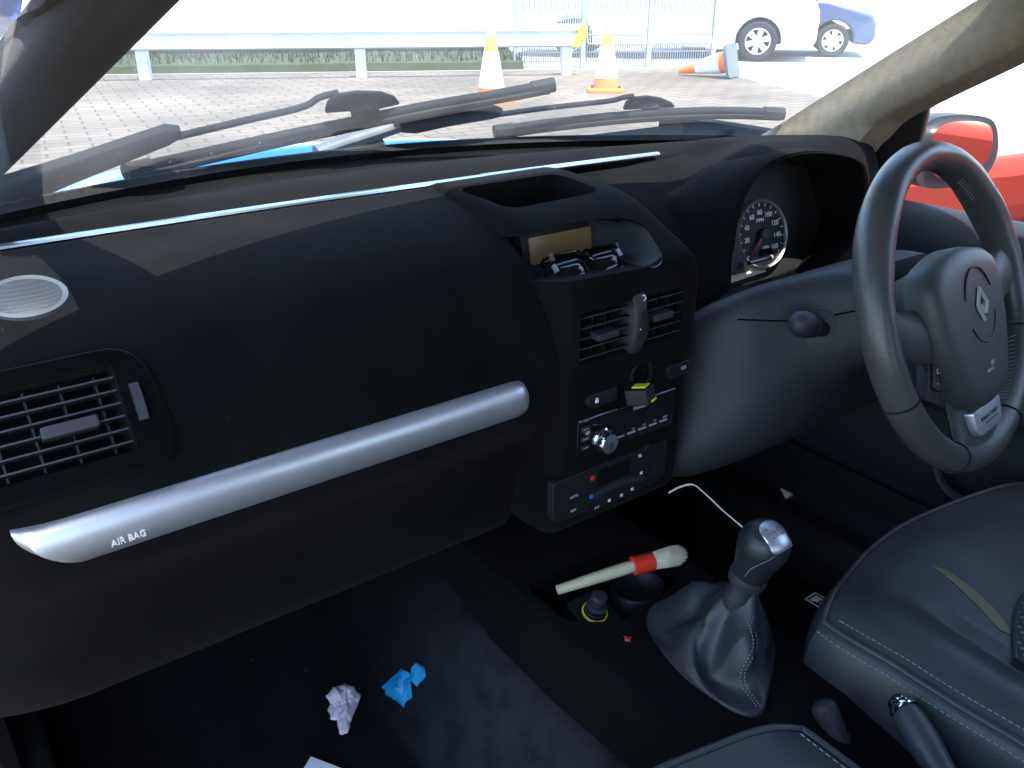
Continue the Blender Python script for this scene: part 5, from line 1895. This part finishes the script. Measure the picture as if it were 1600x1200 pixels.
# ================================================================== LOOSE BITS
# label on the tunnel carpet, half under the driver seat
FT2 = bvh(bpy.data.objects['carpet_floor'], cons)
try:
    tp_ = [hit(FT2, x, y)[0] for x, y in ((1256, 939), (1272, 928), (1310, 949), (1292, 961))]
except ValueError:
    tp_ = [P(x, y, 'z', .42) for x, y in ((1256, 939), (1272, 928), (1310, 949), (1292, 961))]
tx = (tp_[3] - tp_[0])
tF = Fr(tp_[0], tx, tp_[1] - tp_[0])
if tF.z.z < 0:
    tF = Fr(tp_[0], tx, tp_[0] - tp_[1])
wl_, hl_ = tx.length * 1.35, (tp_[1] - tp_[0]).length
sg = 1 if (tp_[1] - tp_[0]).dot(tF.y) > 0 else -1
tg = thing('label', 'small white printed label with black border lying beside the driver seat', 'label', tp_[0])
def bxx(x0, x1, y0, y1, z0, z1):
    ys = sorted((sg * y0, sg * y1))
    return MB().box(tF, x0, x1, ys[0], ys[1], z0, z1)
lb = bxx(0, wl_, 0, hl_, .004, .0046).build('label_card', MAT['paper'], tg)
m = MB()
b_ = hl_ * .10
for x0, x1, y0, y1 in ((b_, wl_ - b_, b_, b_ * 1.7), (b_, wl_ - b_, hl_ - b_ * 2, hl_ - b_), (b_, b_ * 2, b_, hl_ - b_)):
    ys = sorted((sg * y0, sg * y1))
    m.box(tF, x0, x1, ys[0], ys[1], .0046, .0050)
m.build('label_border', MAT['void'], lb)
text('lettering', 'LET', Fr(tF(wl_ * .50, sg * hl_ * .42, .0052), -tF.x, -tF.y), hl_ * .62, MAT['void'], lb, .0002, bold=.0006)

# crumpled litter on the passenger floor
def crumple(name, label, cat, px_poly, m_, seed, amp, ridg, zf=.262):
    pts = [hit(FT2, x, y)[0] for x, y in px_poly]
    c = sum(pts, V()) / len(pts)
    t = thing(name, label, cat, c)
    ol = []
    for i in range(len(pts)):
        for k in range(4):
            ol.append(pts[i].lerp(pts[(i + 1) % len(pts)], k / 4))
    rows = []
    K = 9
    for s_ in range(K + 1):
        k = 1 - s_ / K * .99
        r_ = []
        for p in ol:
            q = c + (p - c) * k
            n1 = noise.noise(q * ridg + V((seed, 0, 0)))
            n2 = noise.noise(q * ridg * 2.3 + V((0, seed, 0)))
            r_.append(q + V((n2 * .003, n1 * .003, .003 + amp * (.5 + abs(n1) * 1.2 + .5 * abs(n2)) * min(1, (1.25 - k) * 1.6))))
        rows.append(r_)
    MB().grid(rows, cu=True).build('crumpled_sheet', m_, t, sharp=24, solid=.0005)
    return t


crumple('tissue', 'crumpled white paper tissue lying on the passenger floor', 'tissue', [(511, 1091), (521, 1077), (530, 1076), (540, 1072), (548, 1077), (556, 1078), (558, 1086), (566, 1088), (560, 1100), (557, 1110), (550, 1125), (547, 1140), (545, 1149), (533, 1152), (528, 1142), (526, 1130), (516, 1128), (513, 1113), (517, 1104)], MAT['tissue'], 3.0, .007, 60)
crumple('wrapper', 'crumpled bright blue plastic wrapper lying beside the tunnel carpet', 'wrapper', [(596, 1077), (612, 1064), (628, 1049), (640, 1057), (648, 1050), (656, 1043), (662, 1046), (667, 1060), (653, 1079), (650, 1064), (644, 1062), (645, 1080), (643, 1096), (634, 1102), (630, 1111), (618, 1100), (604, 1092)], MAT['blue_wrap'], 9.0, .009, 48, .285)
pc = [G(x, y, .262) for x, y in ((472, 1206), (486, 1183), (540, 1204), (600, 1260), (520, 1300))]
pt = thing('paper_sheet', 'corner of a pale blue white paper sheet on the passenger floor', 'paper', pc[1])
MB().loft([pc, [p + V((0, 0, .0015)) for p in pc]]).build('sheet', MAT['paper'], pt)
ins = [pc[0].lerp(pc[1], .9), pc[1], pc[2], pc[2].lerp(pc[1], .12) + (pc[0] - pc[1]) * .14]
